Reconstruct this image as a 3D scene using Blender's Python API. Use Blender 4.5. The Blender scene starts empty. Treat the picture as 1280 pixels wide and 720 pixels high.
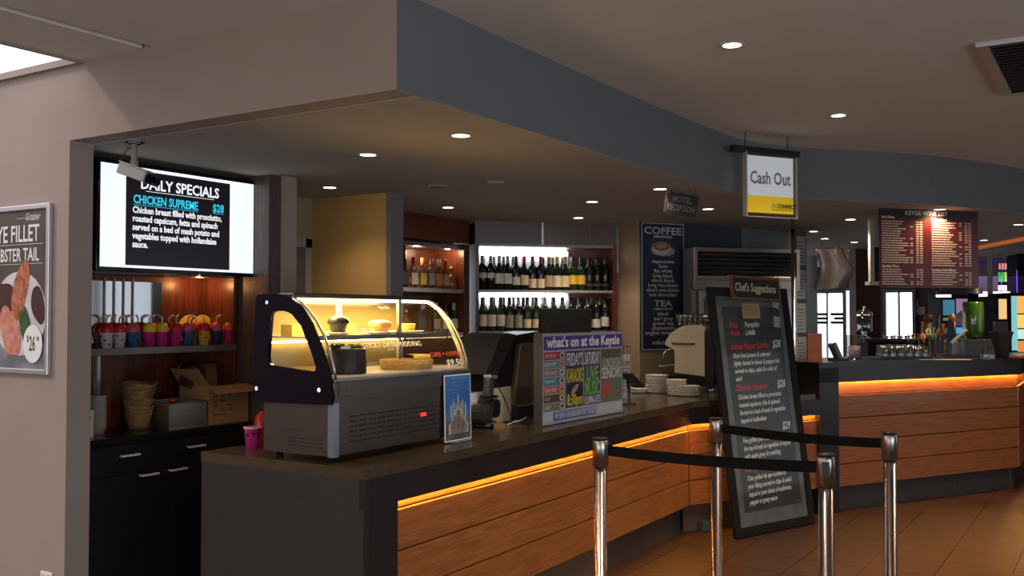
import bpy, bmesh, math, random
from mathutils import Vector, Matrix
random.seed(7)
PI = math.pi
C = bpy.context.scene.collection
S = bpy.context.scene

# ---------------------------------------------------------------- camera, world, exposure
EYE = 1.58; FPX = 1220.0
YAW = math.atan(765 / FPX); PITCH = math.atan(34 / FPX)
cam = bpy.data.cameras.new('camera'); cam.sensor_width = 36; cam.lens = FPX / 1280 * 36
cam.clip_start = 0.05; cam.clip_end = 100
co = bpy.data.objects.new('camera', cam); C.objects.link(co)
co.location = (0, 0, EYE); co.rotation_euler = (PI / 2 + PITCH, 0, YAW)
S.camera = co
w = bpy.data.worlds.new('world'); S.world = w; w.use_nodes = True
w.node_tree.nodes['Background'].inputs[0].default_value = (0.94, 0.92, 1, 1)
w.node_tree.nodes['Background'].inputs[1].default_value = 1.5
S.view_settings.view_transform = 'Standard'; S.view_settings.look = 'None'
S.view_settings.exposure = 0.0; S.view_settings.gamma = 1.0; S.view_settings.use_curve_mapping = False

def lamp(name, kind, loc, energy, color, rot=(0, 0, 0), **kw):
    l = bpy.data.lights.new(name, kind); l.energy = energy; l.color = color
    for k, v in kw.items(): setattr(l, k, v)
    o = bpy.data.objects.new(name, l); C.objects.link(o); o.location = loc; o.rotation_euler = rot
    return o
# daylight: the roof glazing on the left, and the tall windows behind and to the right of the viewer
lamp('low_sun', 'SUN', (-8, -3, 6), 1.0, (1.0, 0.84, 0.68), (math.radians(32), math.radians(-48), 0), angle=math.radians(4))
lamp('right_window_daylight', 'AREA', (4.1, 0.2, 1.35), 120, (0.72, 0.84, 1.0), (0, math.radians(90), 0), shape='RECTANGLE', size=2.0, size_y=6.0)
lamp('rear_window_daylight', 'AREA', (-1.8, -4.1, 1.25), 120, (1.0, 0.90, 0.82), (math.radians(90), 0, 0), shape='RECTANGLE', size=7.0, size_y=1.9)

# ---------------------------------------------------------------- measuring helpers (sight line meets a real plane)
_F = Vector((-math.sin(YAW) * math.cos(PITCH), math.cos(YAW) * math.cos(PITCH), math.sin(PITCH)))
_R = Vector((math.cos(YAW), math.sin(YAW), 0)); _U = _R.cross(_F)
def ray(x, y): return _F + (x - 640) / FPX * _R + (360 - y) / FPX * _U
def on_z(x, y, z): r = ray(x, y); t = (z - EYE) / r.z; return Vector((r.x * t, r.y * t, z))
def on_x(x, y, X): r = ray(x, y); t = X / r.x; return Vector((X, r.y * t, EYE + r.z * t))
def on_y(x, y, Y): r = ray(x, y); t = Y / r.y; return Vector((r.x * t, Y, EYE + r.z * t))
def on_d(x, y, d): r = ray(x, y) * d; return Vector((r.x, r.y, EYE + r.z))

# ---------------------------------------------------------------- materials
_mats = {}
def mat(name, col, rough=0.5, metal=0.0, emit=0.0, ecol=None, noise=0.0, nscale=8.0, bump=0.0, stretch=None, rnd=0.0, col2=None, coat=0.0, spec=None):
    if name in _mats: return _mats[name]
    m = bpy.data.materials.new(name); m.use_nodes = True; nt = m.node_tree; b = nt.nodes['Principled BSDF']
    b.inputs['Base Color'].default_value = (*col, 1); b.inputs['Roughness'].default_value = rough; b.inputs['Metallic'].default_value = metal
    if coat: b.inputs['Coat Weight'].default_value = coat
    if spec is not None: b.inputs['Specular IOR Level'].default_value = spec
    if emit:
        b.inputs['Emission Color'].default_value = (*(ecol or col), 1); b.inputs['Emission Strength'].default_value = emit
    if noise or bump or rnd:
        tc = nt.nodes.new('ShaderNodeTexCoord'); mp = nt.nodes.new('ShaderNodeMapping'); nz = nt.nodes.new('ShaderNodeTexNoise')
        nt.links.new(tc.outputs['Object'], mp.inputs[0]); nt.links.new(mp.outputs[0], nz.inputs[0])
        nz.inputs['Scale'].default_value = nscale; nz.inputs['Detail'].default_value = 5
        if stretch: mp.inputs['Scale'].default_value = stretch
        oi = nt.nodes.new('ShaderNodeObjectInfo')
        if rnd:
            cb = nt.nodes.new('ShaderNodeCombineXYZ'); mu = nt.nodes.new('ShaderNodeMath'); mu.operation = 'MULTIPLY'; mu.inputs[1].default_value = 37
            nt.links.new(oi.outputs['Random'], mu.inputs[0])
            for k in range(3): nt.links.new(mu.outputs[0], cb.inputs[k])
            nt.links.new(cb.outputs[0], mp.inputs['Location'])
        if noise:
            mx = nt.nodes.new('ShaderNodeMix'); mx.data_type = 'RGBA'
            c2 = col2 or tuple(c * (1 - noise) for c in col)
            cr = nt.nodes.new('ShaderNodeMapRange'); cr.inputs[1].default_value = 0.36; cr.inputs[2].default_value = 0.64
            nt.links.new(nz.outputs[0], cr.inputs[0]); nt.links.new(cr.outputs[0], mx.inputs[0])
            mx.inputs[6].default_value = (*col, 1); mx.inputs[7].default_value = (*c2, 1)
            out = mx.outputs[2]
            if rnd:
                hs = nt.nodes.new('ShaderNodeHueSaturation'); mr = nt.nodes.new('ShaderNodeMapRange')
                mr.inputs[3].default_value = 1 - rnd; mr.inputs[4].default_value = 1 + rnd
                nt.links.new(oi.outputs['Random'], mr.inputs[0]); nt.links.new(mr.outputs[0], hs.inputs['Value']); nt.links.new(out, hs.inputs['Color']); out = hs.outputs[0]
            nt.links.new(out, b.inputs['Base Color'])
        if bump:
            bp = nt.nodes.new('ShaderNodeBump'); bp.inputs['Strength'].default_value = bump; bp.inputs['Distance'].default_value = 0.01
            nt.links.new(nz.outputs[0], bp.inputs['Height']); nt.links.new(bp.outputs[0], b.inputs['Normal'])
    _mats[name] = m; return m
def wood(name, c1, c2, rough=0.4, rnd=0.12, axis=0, coat=0.0):
    st = [5.0, 5.0, 5.0]; st[axis] = 0.35
    return mat(name, c1, rough, noise=0.5, nscale=4.0, stretch=tuple(4 * s for s in st), rnd=rnd, col2=c2, coat=coat)
def glass(name, tint=(1, 1, 1), refl=1.0, rough=0.02, opac=0.0):
    if name in _mats: return _mats[name]
    m = bpy.data.materials.new(name); m.use_nodes = True; nt = m.node_tree
    for n in list(nt.nodes): nt.nodes.remove(n)
    o = nt.nodes.new('ShaderNodeOutputMaterial'); t = nt.nodes.new('ShaderNodeBsdfTransparent'); g = nt.nodes.new('ShaderNodeBsdfGlossy')
    mx = nt.nodes.new('ShaderNodeMixShader'); lw = nt.nodes.new('ShaderNodeLayerWeight'); lw.inputs[0].default_value = 0.5
    pw = nt.nodes.new('ShaderNodeMath'); pw.operation = 'POWER'; pw.inputs[1].default_value = 4.0; nt.links.new(lw.outputs['Facing'], pw.inputs[0])
    t.inputs[0].default_value = (*tint, 1); g.inputs['Roughness'].default_value = rough; g.inputs[0].default_value = (0.9, 0.9, 0.9, 1)
    ma = nt.nodes.new('ShaderNodeMath'); ma.operation = 'MULTIPLY_ADD'; ma.inputs[1].default_value = 0.8 * min(refl, 1.2); ma.inputs[2].default_value = opac + 0.035 * refl; ma.use_clamp = True
    nt.links.new(pw.outputs[0], ma.inputs[0]); nt.links.new(ma.outputs[0], mx.inputs[0]); nt.links.new(t.outputs[0], mx.inputs[1]); nt.links.new(g.outputs[0], mx.inputs[2]); nt.links.new(mx.outputs[0], o.inputs[0])
    _mats[name] = m; return m
def flat(name, col, e=0.0, rough=0.6): return mat(name, col, rough, emit=e)

PAINT = mat('taupe_paint', (0.33, 0.26, 0.225), 0.85, noise=0.06, nscale=3, bump=0.04)
PAINT_DK = mat('dark_taupe_paint', (0.31, 0.225, 0.145), 0.8, noise=0.06, nscale=3)
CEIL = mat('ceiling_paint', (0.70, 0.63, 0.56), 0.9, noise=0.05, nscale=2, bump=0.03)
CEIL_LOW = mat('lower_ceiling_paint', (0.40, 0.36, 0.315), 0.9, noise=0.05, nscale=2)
TAN = mat('tan_paint', (0.55, 0.33, 0.10), 0.85, noise=0.06, nscale=3)
DARKTOP = mat('dark_stone_top', (0.017, 0.014, 0.015), 0.3, noise=0.35, nscale=60)
DARKEND = mat('dark_laminate', (0.021, 0.016, 0.017), 0.5, noise=0.25, nscale=25)
PLANK = wood('plank_wood', (0.37, 0.125, 0.034), (0.25, 0.078, 0.020), 0.33, 0.13, 0, coat=0.15)
REDWOOD = wood('red_wood', (0.17, 0.045, 0.018), (0.09, 0.022, 0.010), 0.35, 0.1, 2)
DKWOOD = wood('dark_veneer', (0.10, 0.065, 0.055), (0.055, 0.035, 0.03), 0.4, 0.1, 2)
BLACK = mat('black_plastic', (0.012, 0.012, 0.014), 0.3)
BLACKM = mat('black_matt', (0.012, 0.011, 0.012), 0.65)
BLKGLOSS = mat('black_gloss', (0.005, 0.004, 0.009), 0.08, spec=0.22)
CHAR = mat('charcoal', (0.045, 0.045, 0.048), 0.5)
STEEL = mat('brushed_steel', (0.50, 0.47, 0.44), 0.32, 1.0, noise=0.15, nscale=6, stretch=(1, 1, 30))
STEELD = mat('dark_steel', (0.22, 0.20, 0.19), 0.36, 1.0, noise=0.15, nscale=6, stretch=(1, 1, 30))
CHROME = mat('chrome', (0.75, 0.75, 0.76), 0.1, 1.0)
ALU = mat('aluminium', (0.62, 0.63, 0.66), 0.35, 0.8)
WHITE = mat('white', (0.80, 0.80, 0.80), 0.5)
OFFWHITE = mat('off_white', (0.62, 0.58, 0.50), 0.5)
CERAMIC = mat('ceramic', (0.74, 0.70, 0.62), 0.25)
INK = mat('ink_white', (0.85, 0.85, 0.85), 0.7)
MIRROR = mat('mirror', (0.50, 0.52, 0.55), 0.06, 1.0)
CLEAR = glass('clear_glass', (1, 1, 1), 0.6); ACRYL = glass('acrylic', (0.96, 0.97, 0.98), 0.9)
TUMBLER = glass('tumbler_glass', (0.90, 0.92, 0.93), 2.2, 0.05, 0.06)
VOID = mat('dark_void', (0.01, 0.01, 0.012), 0.8)

# ---------------------------------------------------------------- mesh helpers
def new(): return bmesh.new()
def _tf(bm, vs, M):
    if M is not None: bmesh.ops.transform(bm, matrix=M, verts=vs)
def bx(bm, x0, x1, y0, y1, z0, z1, M=None, mi=0):
    vs = [bm.verts.new((x, y, z)) for x in (x0, x1) for y in (y0, y1) for z in (z0, z1)]
    for q in ((0, 1, 3, 2), (4, 6, 7, 5), (0, 4, 5, 1), (2, 3, 7, 6), (0, 2, 6, 4), (1, 5, 7, 3)):
        f = bm.faces.new([vs[i] for i in q]); f.material_index = mi
    _tf(bm, vs, M); return vs
def lathe(bm, prof, seg=20, c=(0, 0, 0), M=None, a0=0, a1=2 * PI, mi=0):
    full = abs(a1 - a0 - 2 * PI) < 1e-4; n = seg if full else seg + 1; rings = []; allv = []
    for r, z in prof:
        if r < 1e-5: v = [bm.verts.new((c[0], c[1], c[2] + z))]
        else: v = [bm.verts.new((c[0] + r * math.cos(a0 + (a1 - a0) * k / seg), c[1] + r * math.sin(a0 + (a1 - a0) * k / seg), c[2] + z)) for k in range(n)]
        rings.append(v); allv += v
    for a, b in zip(rings, rings[1:]):
        for k in range(seg):
            k2 = (k + 1) % n if full else k + 1
            if len(a) == 1 and len(b) == 1: continue
            if len(a) == 1: vs = (a[0], b[k2], b[k])
            elif len(b) == 1: vs = (a[k], a[k2], b[0])
            else: vs = (a[k], a[k2], b[k2], b[k])
            f = bm.faces.new(vs); f.smooth = True; f.material_index = mi
    _tf(bm, allv, M); return allv
def cyl(bm, r, z0, z1, c=(0, 0, 0), seg=20, r2=None, M=None, mi=0):
    r2 = r if r2 is None else r2
    return lathe(bm, [(0, z0), (r, z0), (r, z0), (r2, z1), (r2, z1), (0, z1)] if True else None, seg, c, M, mi=mi)
def rod(bm, p, q, r, seg=10, r2=None):
    p, q = Vector(p), Vector(q); d = q - p; M = Matrix.Translation(p) @ d.to_track_quat('Z', 'Y').to_matrix().to_4x4()
    return cyl(bm, r, 0, d.length, seg=seg, r2=r2, M=M)
def tube(bm, pts, r, seg=8):
    pts = [Vector(p) for p in pts]; rings = []
    for i, p in enumerate(pts):
        d = (pts[min(i + 1, len(pts) - 1)] - pts[max(i - 1, 0)]).normalized(); q = d.to_track_quat('Z', 'Y')
        rr = r[i] if isinstance(r, (list, tuple)) else r
        rings.append([bm.verts.new(p + q @ Vector((rr * math.cos(2 * PI * k / seg), rr * math.sin(2 * PI * k / seg), 0))) for k in range(seg)])
    for a, b in zip(rings, rings[1:]):
        for k in range(seg):
            f = bm.faces.new((a[k], a[(k + 1) % seg], b[(k + 1) % seg], b[k])); f.smooth = True
    bm.faces.new(rings[0][::-1]); bm.faces.new(rings[-1])
def prism(bm, pts, a, b, plane='xy', M=None, mi=0):
    def P(u, v, t): return {'xy': (u, v, t), 'xz': (u, t, v), 'yz': (t, u, v)}[plane]
    A = [bm.verts.new(P(u, v, a)) for u, v in pts]; B = [bm.verts.new(P(u, v, b)) for u, v in pts]; n = len(pts)
    fs = [bm.faces.new(A), bm.faces.new(B)] + [bm.faces.new((A[i], A[(i + 1) % n], B[(i + 1) % n], B[i])) for i in range(n)]
    for f in fs: f.material_index = mi
    bmesh.ops.recalc_face_normals(bm, faces=fs); _tf(bm, A + B, M); return A + B
def ringprism(bm, outer, inner, a, b, plane='yz'):
    def P(u, v, t): return {'xy': (u, v, t), 'xz': (u, t, v), 'yz': (t, u, v)}[plane]
    n = len(outer); L = [[bm.verts.new(P(u, v, t)) for u, v in pts] for pts, t in ((outer, a), (outer, b), (inner, a), (inner, b))]
    fs = []
    for i in range(n):
        j = (i + 1) % n
        fs += [bm.faces.new((L[0][i], L[0][j], L[1][j], L[1][i])), bm.faces.new((L[2][i], L[2][j], L[3][j], L[3][i])),
               bm.faces.new((L[0][i], L[0][j], L[2][j], L[2][i])), bm.faces.new((L[1][i], L[1][j], L[3][j], L[3][i]))]
    bmesh.ops.recalc_face_normals(bm, faces=fs)
def frame(bm, x0, x1, z0, z1, t, y0, y1):
    ringprism(bm, [(x0, z0), (x1, z0), (x1, z1), (x0, z1)], [(x0 + t, z0 + t), (x1 - t, z0 + t), (x1 - t, z1 - t), (x0 + t, z1 - t)], y0, y1, 'xz')

# ---------------------------------------------------------------- object helpers
def obj(name, bm, m, parent=None, loc=None, rot=None, bevel=0, kind=None, label=None, fix=True):
    if isinstance(bm, bmesh.types.BMesh):
        if fix: bmesh.ops.recalc_face_normals(bm, faces=bm.faces[:])
        me = bpy.data.meshes.new(name); bm.to_mesh(me); bm.free()
        for mm in (m if isinstance(m, (list, tuple)) else [m]): me.materials.append(mm)
    else: me = bm
    o = bpy.data.objects.new(name, me); C.objects.link(o)
    if name in ('printed_lines', 'printed_figures', 'printed_marks', 'note_lines', 'holes'): kind = 'stuff'
    if parent: o.parent = parent
    if loc is not None: o.location = loc
    if rot is not None: o.rotation_euler = rot
    if bevel:
        md = o.modifiers.new('bevel', 'BEVEL'); md.width = bevel; md.segments = 2; md.limit_method = 'ANGLE'; md.angle_limit = math.radians(40)
    if kind: o['kind'] = kind
    if label: o['label'] = label
    return o
def thing(name, label, cat, loc=(0, 0, 0), rotz=0, group=None, rot=None):
    o = bpy.data.objects.new(name, None); C.objects.link(o); o.empty_display_size = 0.05
    o.location = loc; o.rotation_euler = rot if rot else (0, 0, rotz)
    o['label'] = label; o['category'] = cat
    if group: o['group'] = group
    return o
def tag(o, label, cat, group=None):
    o['label'] = label; o['category'] = cat
    if group: o['group'] = group
    return o
def struct(name, bm, m, **k): return obj(name, bm, m, kind='structure', **k)
def dup(root, loc=None, rotz=None, label=None, group=None):
    r = root.copy(); C.objects.link(r)
    if loc is not None: r.location = loc
    if rotz is not None: r.rotation_euler = (0, 0, rotz)
    if label: r['label'] = label
    if group: r['group'] = group
    for ch in list(root.children):
        c = ch.copy(); C.objects.link(c); c.parent = r
        for g in ch.children:
            d = g.copy(); C.objects.link(d); d.parent = c
    return r
def text(body, size, m, parent, x, y, z, name='lettering', bold=0.0, sx=1.0, align='LEFT', lead=1.0, shear=0.0, ext=0.0004, rot=0.0, fit=None):
    """lettering standing in the local xz plane, read from -y; (x, z) is the first baseline; fit = width of the longest line"""
    mes = []
    for ln in body.split('\n'):
        cu = bpy.data.curves.new('t', 'FONT'); cu.body = ln; cu.size = size; cu.offset = bold; cu.extrude = ext; cu.resolution_u = 2; cu.shear = shear
        o = bpy.data.objects.new('t', cu); mes.append(bpy.data.meshes.new_from_object(o)); bpy.data.objects.remove(o); bpy.data.curves.remove(cu)
    wid = [max((v.co.x for v in q.vertices), default=0) for q in mes]
    if fit: sx = fit / max(wid)
    b = bmesh.new()
    for k, q in enumerate(mes):
        dx = {'LEFT': 0, 'CENTER': -wid[k] * sx / 2, 'RIGHT': -wid[k] * sx}[align]
        q.transform(Matrix.Translation((x, y, z)) @ Matrix.Rotation(rot, 4, 'Y') @ Matrix.Translation((dx, 0, -k * size * lead)) @ Matrix.Rotation(PI / 2, 4, 'X') @ Matrix.Diagonal((sx, 1, 1, 1)))
        b.from_mesh(q); bpy.data.meshes.remove(q)
    me = bpy.data.meshes.new(name); b.to_mesh(me); b.free(); me.materials.append(m)
    return obj(name, me, None, parent)
def card(name, x0, x1, z0, z1, y, m, parent, t=0.002, label=None):
    bm = new(); bx(bm, x0, x1, y, y + t, z0, z1); return obj(name, bm, m, parent, label=label)
ORD = ['first', 'second', 'third', 'fourth', 'fifth', 'sixth', 'seventh', 'eighth', 'ninth', 'tenth', 'eleventh', 'twelfth', 'thirteenth', 'fourteenth', 'fifteenth', 'sixteenth', 'seventeenth', 'eighteenth', 'nineteenth', 'twentieth']

# ---------------------------------------------------------------- the setting
HM, HL = 2.76, 2.40      # main ceiling, lower ceiling
bm = new(); bx(bm, -9, 4.3, -4.3, 17.2, -0.12, -0.006); fl = struct('floor', bm, mat('grout', (0.036, 0.019, 0.010), 0.7))
TILE = mat('floor_tile', (0.062, 0.028, 0.012), 0.38, noise=0.25, nscale=3.5, rnd=0.05)
me = None
for i in range(9):
    for j in range(30):
        X = -3.0 + i * 0.40; Y = 4.0 + j * 0.40
        if me is None:
            b = new(); bx(b, 0.002, 0.398, 0.002, 0.398, -0.006, 0); o = obj('tile', b, TILE, fl); me = o.data
        else: o = obj('tile', me, None, fl)
        o.location = (X, Y, 0)
bm = new(); bx(bm, -9, -3.0, -4.3, 17.2, -0.006, 0); bx(bm, 0.6, 4.3, -4.3, 17.2, -0.006, 0); bx(bm, -3.0, 0.6, -4.3, 4.0, -0.006, 0); bx(bm, -3.0, 0.6, 16.0, 17.2, -0.006, 0)
obj('tile_field', bm, TILE, fl, kind='stuff')

# main ceiling: ends at the roof glazing on the left; a shallow recessed joint runs across it
bm = new(); bx(bm, -4.07, -3.66, -4.3, 2.76, HM, HM + 0.1); bx(bm, -3.66, -3.60, -4.3, 2.76, HM + 0.02, HM + 0.1); bx(bm, -3.60, 4.3, -4.3, 17.2, HM, HM + 0.1)
struct('ceiling', bm, CEIL)
bm = new(); bx(bm, -4.09, -4.068, -4.2, 2.76, HM - 0.012, HM + 0.1); bx(bm, -8.1, -4.09, 2.73, 2.755, HM - 0.012, HM + 0.02); struct('trim_1', bm, PAINT)
# roof glazing, white with daylight behind
bm = new(); bx(bm, -8.0, -4.09, -4.2, 2.73, HM + 0.05, HM + 0.06); struct('window_1', bm, glass('roof_glass', (1, 1, 1), 0.1))
# left wall with the opening to the bar, its reveal is the wall's thickness
bm = new(); bx(bm, -8.1, -4.18, 2.76, 2.885, 0, HM); bx(bm, -4.09, -3.4, 2.77, 2.885, HM, HM + 0.12); struct('wall_left', bm, PAINT)
bm = new(); bx(bm, -4.18, -2.225, 2.76, 2.885, HL, HM); struct('wall_left_bulkhead', bm, PAINT)
# curved bulkhead above the bar and the lower ceiling behind it
BEAM = [(-2.22, 2.7605), (-2.225, 3.6), (-2.23, 4.6), (-2.215, 5.4), (-2.19, 6.05), (-2.16, 6.32), (-2.08, 6.58), (-1.88, 6.92), (-1.46, 7.37), (-1.20, 7.72), (-1.04, 8.02), (-0.82, 8.48), (-0.66, 8.86), (-0.45, 9.6), (-0.30, 10.6), (-0.2, 12.0), (-0.2, 17.2)]
bm = new()
A = [bm.verts.new((x, y, HL)) for x, y in BEAM]; B = [bm.verts.new((x, y, HM)) for x, y in BEAM]
A2 = [bm.verts.new((x - 0.005, y + 0.002, HL)) for x, y in BEAM]; B2 = [bm.verts.new((x - 0.005, y + 0.002, HM)) for x, y in BEAM]
for i in range(len(BEAM) - 1):
    for q in ((A[i], A[i + 1], B[i + 1], B[i]), (A2[i], A2[i + 1], B2[i + 1], B2[i]), (A[i], A[i + 1], A2[i + 1], A2[i])): bm.faces.new(q)
for v in (0, -1): bm.faces.new((A[v], B[v], B2[v], A2[v]))
struct('wall_bulkhead', bm, mat('bulkhead_paint', (0.145, 0.155, 0.165), 0.85, noise=0.06, nscale=3))
bm = new(); P2 = [(x - 0.006, y + 0.003) for x, y in BEAM]
P2[0] = (-2.226, 2.764)
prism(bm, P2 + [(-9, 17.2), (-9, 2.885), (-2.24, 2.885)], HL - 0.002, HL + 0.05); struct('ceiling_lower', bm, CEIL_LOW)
# outer shell, most of it outside the picture
bm = new(); bx(bm, -8.2, -8.1, -4.3, 2.885, 0, HM); struct('wall_far_left', bm, PAINT)
bm = new(); bx(bm, 4.2, 4.3, -4.3, 17.2, 0, HM); struct('wall_right', bm, PAINT)
bm = new(); bx(bm, -8.1, 4.2, -4.3, -4.2, 0, HM); struct('wall_back', bm, PAINT)
GLOW = mat('daylit_glazing', (1, 1, 1), 0.4, emit=1.0, ecol=(0.85, 0.92, 1))
for n, y0 in ((2, -2.6), (3, -0.6), (4, 1.4), (8, 7.6), (9, 9.5)):
    bm = new(); frame(bm, 0, 1.8, 0.3, 2.4, 0.06, -0.03, 0.03); wdw = struct('window_%d' % n, bm, ALU); wdw.location = (4.17, y0, 0); wdw.rotation_euler = (0, 0, PI / 2)
    b = new(); bx(b, 0.06, 1.74, -0.005, 0.005, 0.36, 2.34); obj('pane', b, GLOW, wdw)
    for k in range(1, 6):
        b = new(); bx(b, 0.3 * k - 0.012, 0.3 * k + 0.012, -0.02, 0.02, 0.36, 2.34); obj('mullion', b, ALU, wdw)
def wallseg(name, p, q, z0, z1, t, m, parent=None):
    p, q = Vector(p), Vector(q); d = (q - p).normalized(); n = Vector((-d.y, d.x)) * t   # thickness goes to the left of p->q, away from the room
    bm = new(); prism(bm, [p, q, q + n, p + n], z0, z1); return struct(name, bm, m)
wallseg('wall_niche_back', (-4.75, 2.885), (-4.75, 4.05), 0, HL, 0.05, DKWOOD)
wallseg('wall_partition_veneer', (-4.20, 4.04), (-4.20, 4.135), 0, HL, 0.6, DKWOOD)
wallseg('wall_partition', (-4.175, 4.135), (-4.175, 4.24), 0, HL, 0.65, PAINT)
wallseg('wall_hall', (-4.83, 4.24), (-4.83, 5.06), 0, HL, 0.05, PAINT_DK)
bm = new(); bx(bm, -4.83, -4.16, 5.06, 5.18, 0, HL); struct('wall_tan', bm, TAN)
bm = new(); bx(bm, -4.16, -4.12, 5.055, 5.19, 0, HL); struct('trim_2', bm, mat('column_grey', (0.16, 0.15, 0.155), 0.7))
wallseg('wall_behind_spirits', (-5.14, 5.18), (-5.14, 7.2), 0, HL, 0.05, PAINT_DK)
wallseg('wall_return', (-3.84, 7.92), (-3.54, 7.72), 0, HL, 0.08, PAINT_DK)
wallseg('wall_coffee', (-3.54, 7.72), (-3.30, 8.12), 0, HL, 0.10, PAINT_DK)
wallseg('wall_kitchen', (-3.30, 8.13), (-3.02, 8.86), 0, HL, 0.10, mat('navy_grey', (0.035, 0.04, 0.055), 0.6))
wallseg('wall_kitchen_side', (-3.02, 8.86), (-2.78, 9.55), 0, HL, 0.10, mat('slate_paint', (0.12, 0.145, 0.17), 0.6))
# hall door in its frame
bm = new(); bx(bm, -4.835, -4.80, 4.30, 4.96, 0, 2.05); d = struct('door_1', bm, mat('door_grey', (0.10, 0.09, 0.085), 0.5))
bm = new(); bx(bm, -4.83, -4.795, 4.96, 5.02, 0, 2.11); bx(bm, -4.83, -4.795, 4.26, 5.02, 2.05, 2.11); obj('door_frame', bm, mat('frame_cream', (0.30, 0.27, 0.22), 0.5), d)

# ---------------------------------------------------------------- the service counter and the bar
LED = mat('orange_led', (1, 0.5, 0.12), 0.5, emit=110, ecol=(1.0, 0.46, 0.085))
H1, H2 = 0.955, 1.20
def ang(p, q): return math.atan2(q[1] - p[1], q[0] - p[0])
def run(parent, base, p, q, ztop, zfas, gaps, zbot, post=0.0, posts=True, fas_t=0.022):
    """one straight stretch of cladding: fascia, lit recess, planks and plinth, each plank an object of its own"""
    L = (Vector(q) - Vector(p)).length; a = ang(p, q); lo = Vector((p[0] - base[0], p[1] - base[1], 0))
    def put(name, bm, m, **k):
        o = obj(name, bm, m, parent, **k); o.location = lo; o.rotation_euler = (0, 0, a); return o
    b = new(); bx(b, 0, L, 0, fas_t, zfas, ztop - 0.042); put('fascia', b, DARKTOP)
    b = new(); bx(b, post, L, fas_t + 0.002, fas_t + 0.014, zfas + 0.006, zfas + 0.014); put('led_strip', b, LED)
    b = new(); bx(b, post, L, 0.046, 0.066, gaps[0] + 0.004, zfas + 0.03); put('plank', b, PLANK)
    zs = list(gaps) + [zbot]
    for i in range(len(zs) - 1):
        b = new(); bx(b, post, L, 0.03, 0.058, zs[i + 1] + 0.003, zs[i] - 0.003); put('plank', b, PLANK, bevel=0.003)
    b = new(); bx(b, post, L, 0.075, 0.12, zbot + 0.01, gaps[0]); put('backing', b, VOID)
    n = max(1, round((L - post) / 0.75)); wd = (L - post) / n
    for i in range(n):
        b = new(); bx(b, post + i * wd + 0.0015, post + (i + 1) * wd - 0.0015, 0.10, 0.125, 0, zbot + 0.012)
        put('plinth_panel', b, [mat('plinth_brown', (0.13, 0.085, 0.055), 0.35, noise=0.2, nscale=20), mat('plinth_dark', (0.035, 0.032, 0.034), 0.4)][1 if (parent['category'] != 'counter' or i >= 3) else 0])
K0 = (-2.625, 3.05, 0); K1 = (-2.655, 6.69); K2 = (-2.06, 7.88)
t = thing('service_counter', 'long dark-topped service counter clad in warm wood planks with orange light under its edge', 'counter', K0)
top = [(-2.622, 3.05), K1, (-2.08, 7.84), (-2.66, 8.18), (-3.18, 7.80), (-3.50, 7.45), (-3.595, 6.9), (-3.595, 3.05)]
b = new(); prism(b, [(x - K0[0], y - K0[1]) for x, y in top], H1 - 0.045, H1); obj('countertop', b, mat('brown_stone_top', (0.070, 0.048, 0.028), 0.20, noise=0.25, nscale=14), t)
b = new(); bx(b, -0.965, 0.003, 0, 0.035, 0, H1 - 0.045); obj('end_panel', b, DARKEND, t)
b = new(); bx(b, -0.022, 0.0, 0.035, 0.225, 0, H1 - 0.045); obj('corner_post', b, DARKTOP, t)
b = new(); bx(b, -0.96, -0.14, 0.05, 3.6, 0.0, H1 - 0.05); prism(b, [(-2.82 - K0[0], 6.66 - K0[1]), (-2.30 - K0[0], 7.80 - K0[1]), (-2.68 - K0[0], 8.10 - K0[1]), (-3.18 - K0[0], 7.75 - K0[1]), (-3.47 - K0[0], 7.42 - K0[1]), (-3.58 - K0[0], 6.66 - K0[1])], 0, H1 - 0.05); obj('carcass', b, VOID, t)
G1 = (0.747, 0.567, 0.383)
run(t, K0, (K0[0], K0[1]), K1, H1, 0.789, G1, 0.20, post=0.225)
run(t, K0, K1, K2, H1, 0.789, G1, 0.20)
B0 = (-2.06, 7.88, 0); B1 = (-0.80, 10.02)
t = thing('bar_counter', 'taller black-topped bar at the right clad in wood planks with orange light under its edge', 'bar', B0)
dv = (Vector(B1) - Vector(B0[:2])).normalized(); nv = Vector((-dv.y, dv.x)); back = nv * 0.75
P = [Vector(B0[:2]), Vector(B1), Vector((-0.80, 11.2)), Vector((-1.55, 11.2)), Vector(B1) + back + dv * -0.1, Vector(B0[:2]) + back]
b = new(); prism(b, [(p.x - B0[0], p.y - B0[1]) for p in P], H2 - 0.045, H2); obj('countertop', b, DARKTOP, t)
a = ang(B0, B1)
b = new(); bx(b, 0, 0.035, 0.0, 0.75, 0, H2 - 0.045); o = obj('end_panel', b, DARKTOP, t, rot=(0, 0, a))
b = new(); bx(b, 0.035, 0.21, 0, 0.022, 0, H2 - 0.045); obj('corner_post', b, DARKTOP, t, rot=(0, 0, a))
b = new(); bx(b, 0.04, 2.45, 0.14, 0.72, 0, H2 - 0.05); obj('carcass', b, VOID, t, rot=(0, 0, a))
G2 = (0.935, 0.747, 0.560, 0.377)
run(t, B0, B0[:2], B1, H2, 1.04, G2, 0.195, post=0.21)
run(t, B0, B1, (-0.80, 11.2), H2, 1.04, G2, 0.195)
b = new(); bx(b, 0.0, 0.05, -0.004, 0.0, 0.62, 0.70); tag(obj('wall_tag', b, flat('orange_tag', (0.45, 0.05, 0.01)), None, loc=(-2.14, 7.74, 0), rot=(0, 0, a)), 'small orange tag on the dark counter side right of the chalkboard', 'tag')

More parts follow.
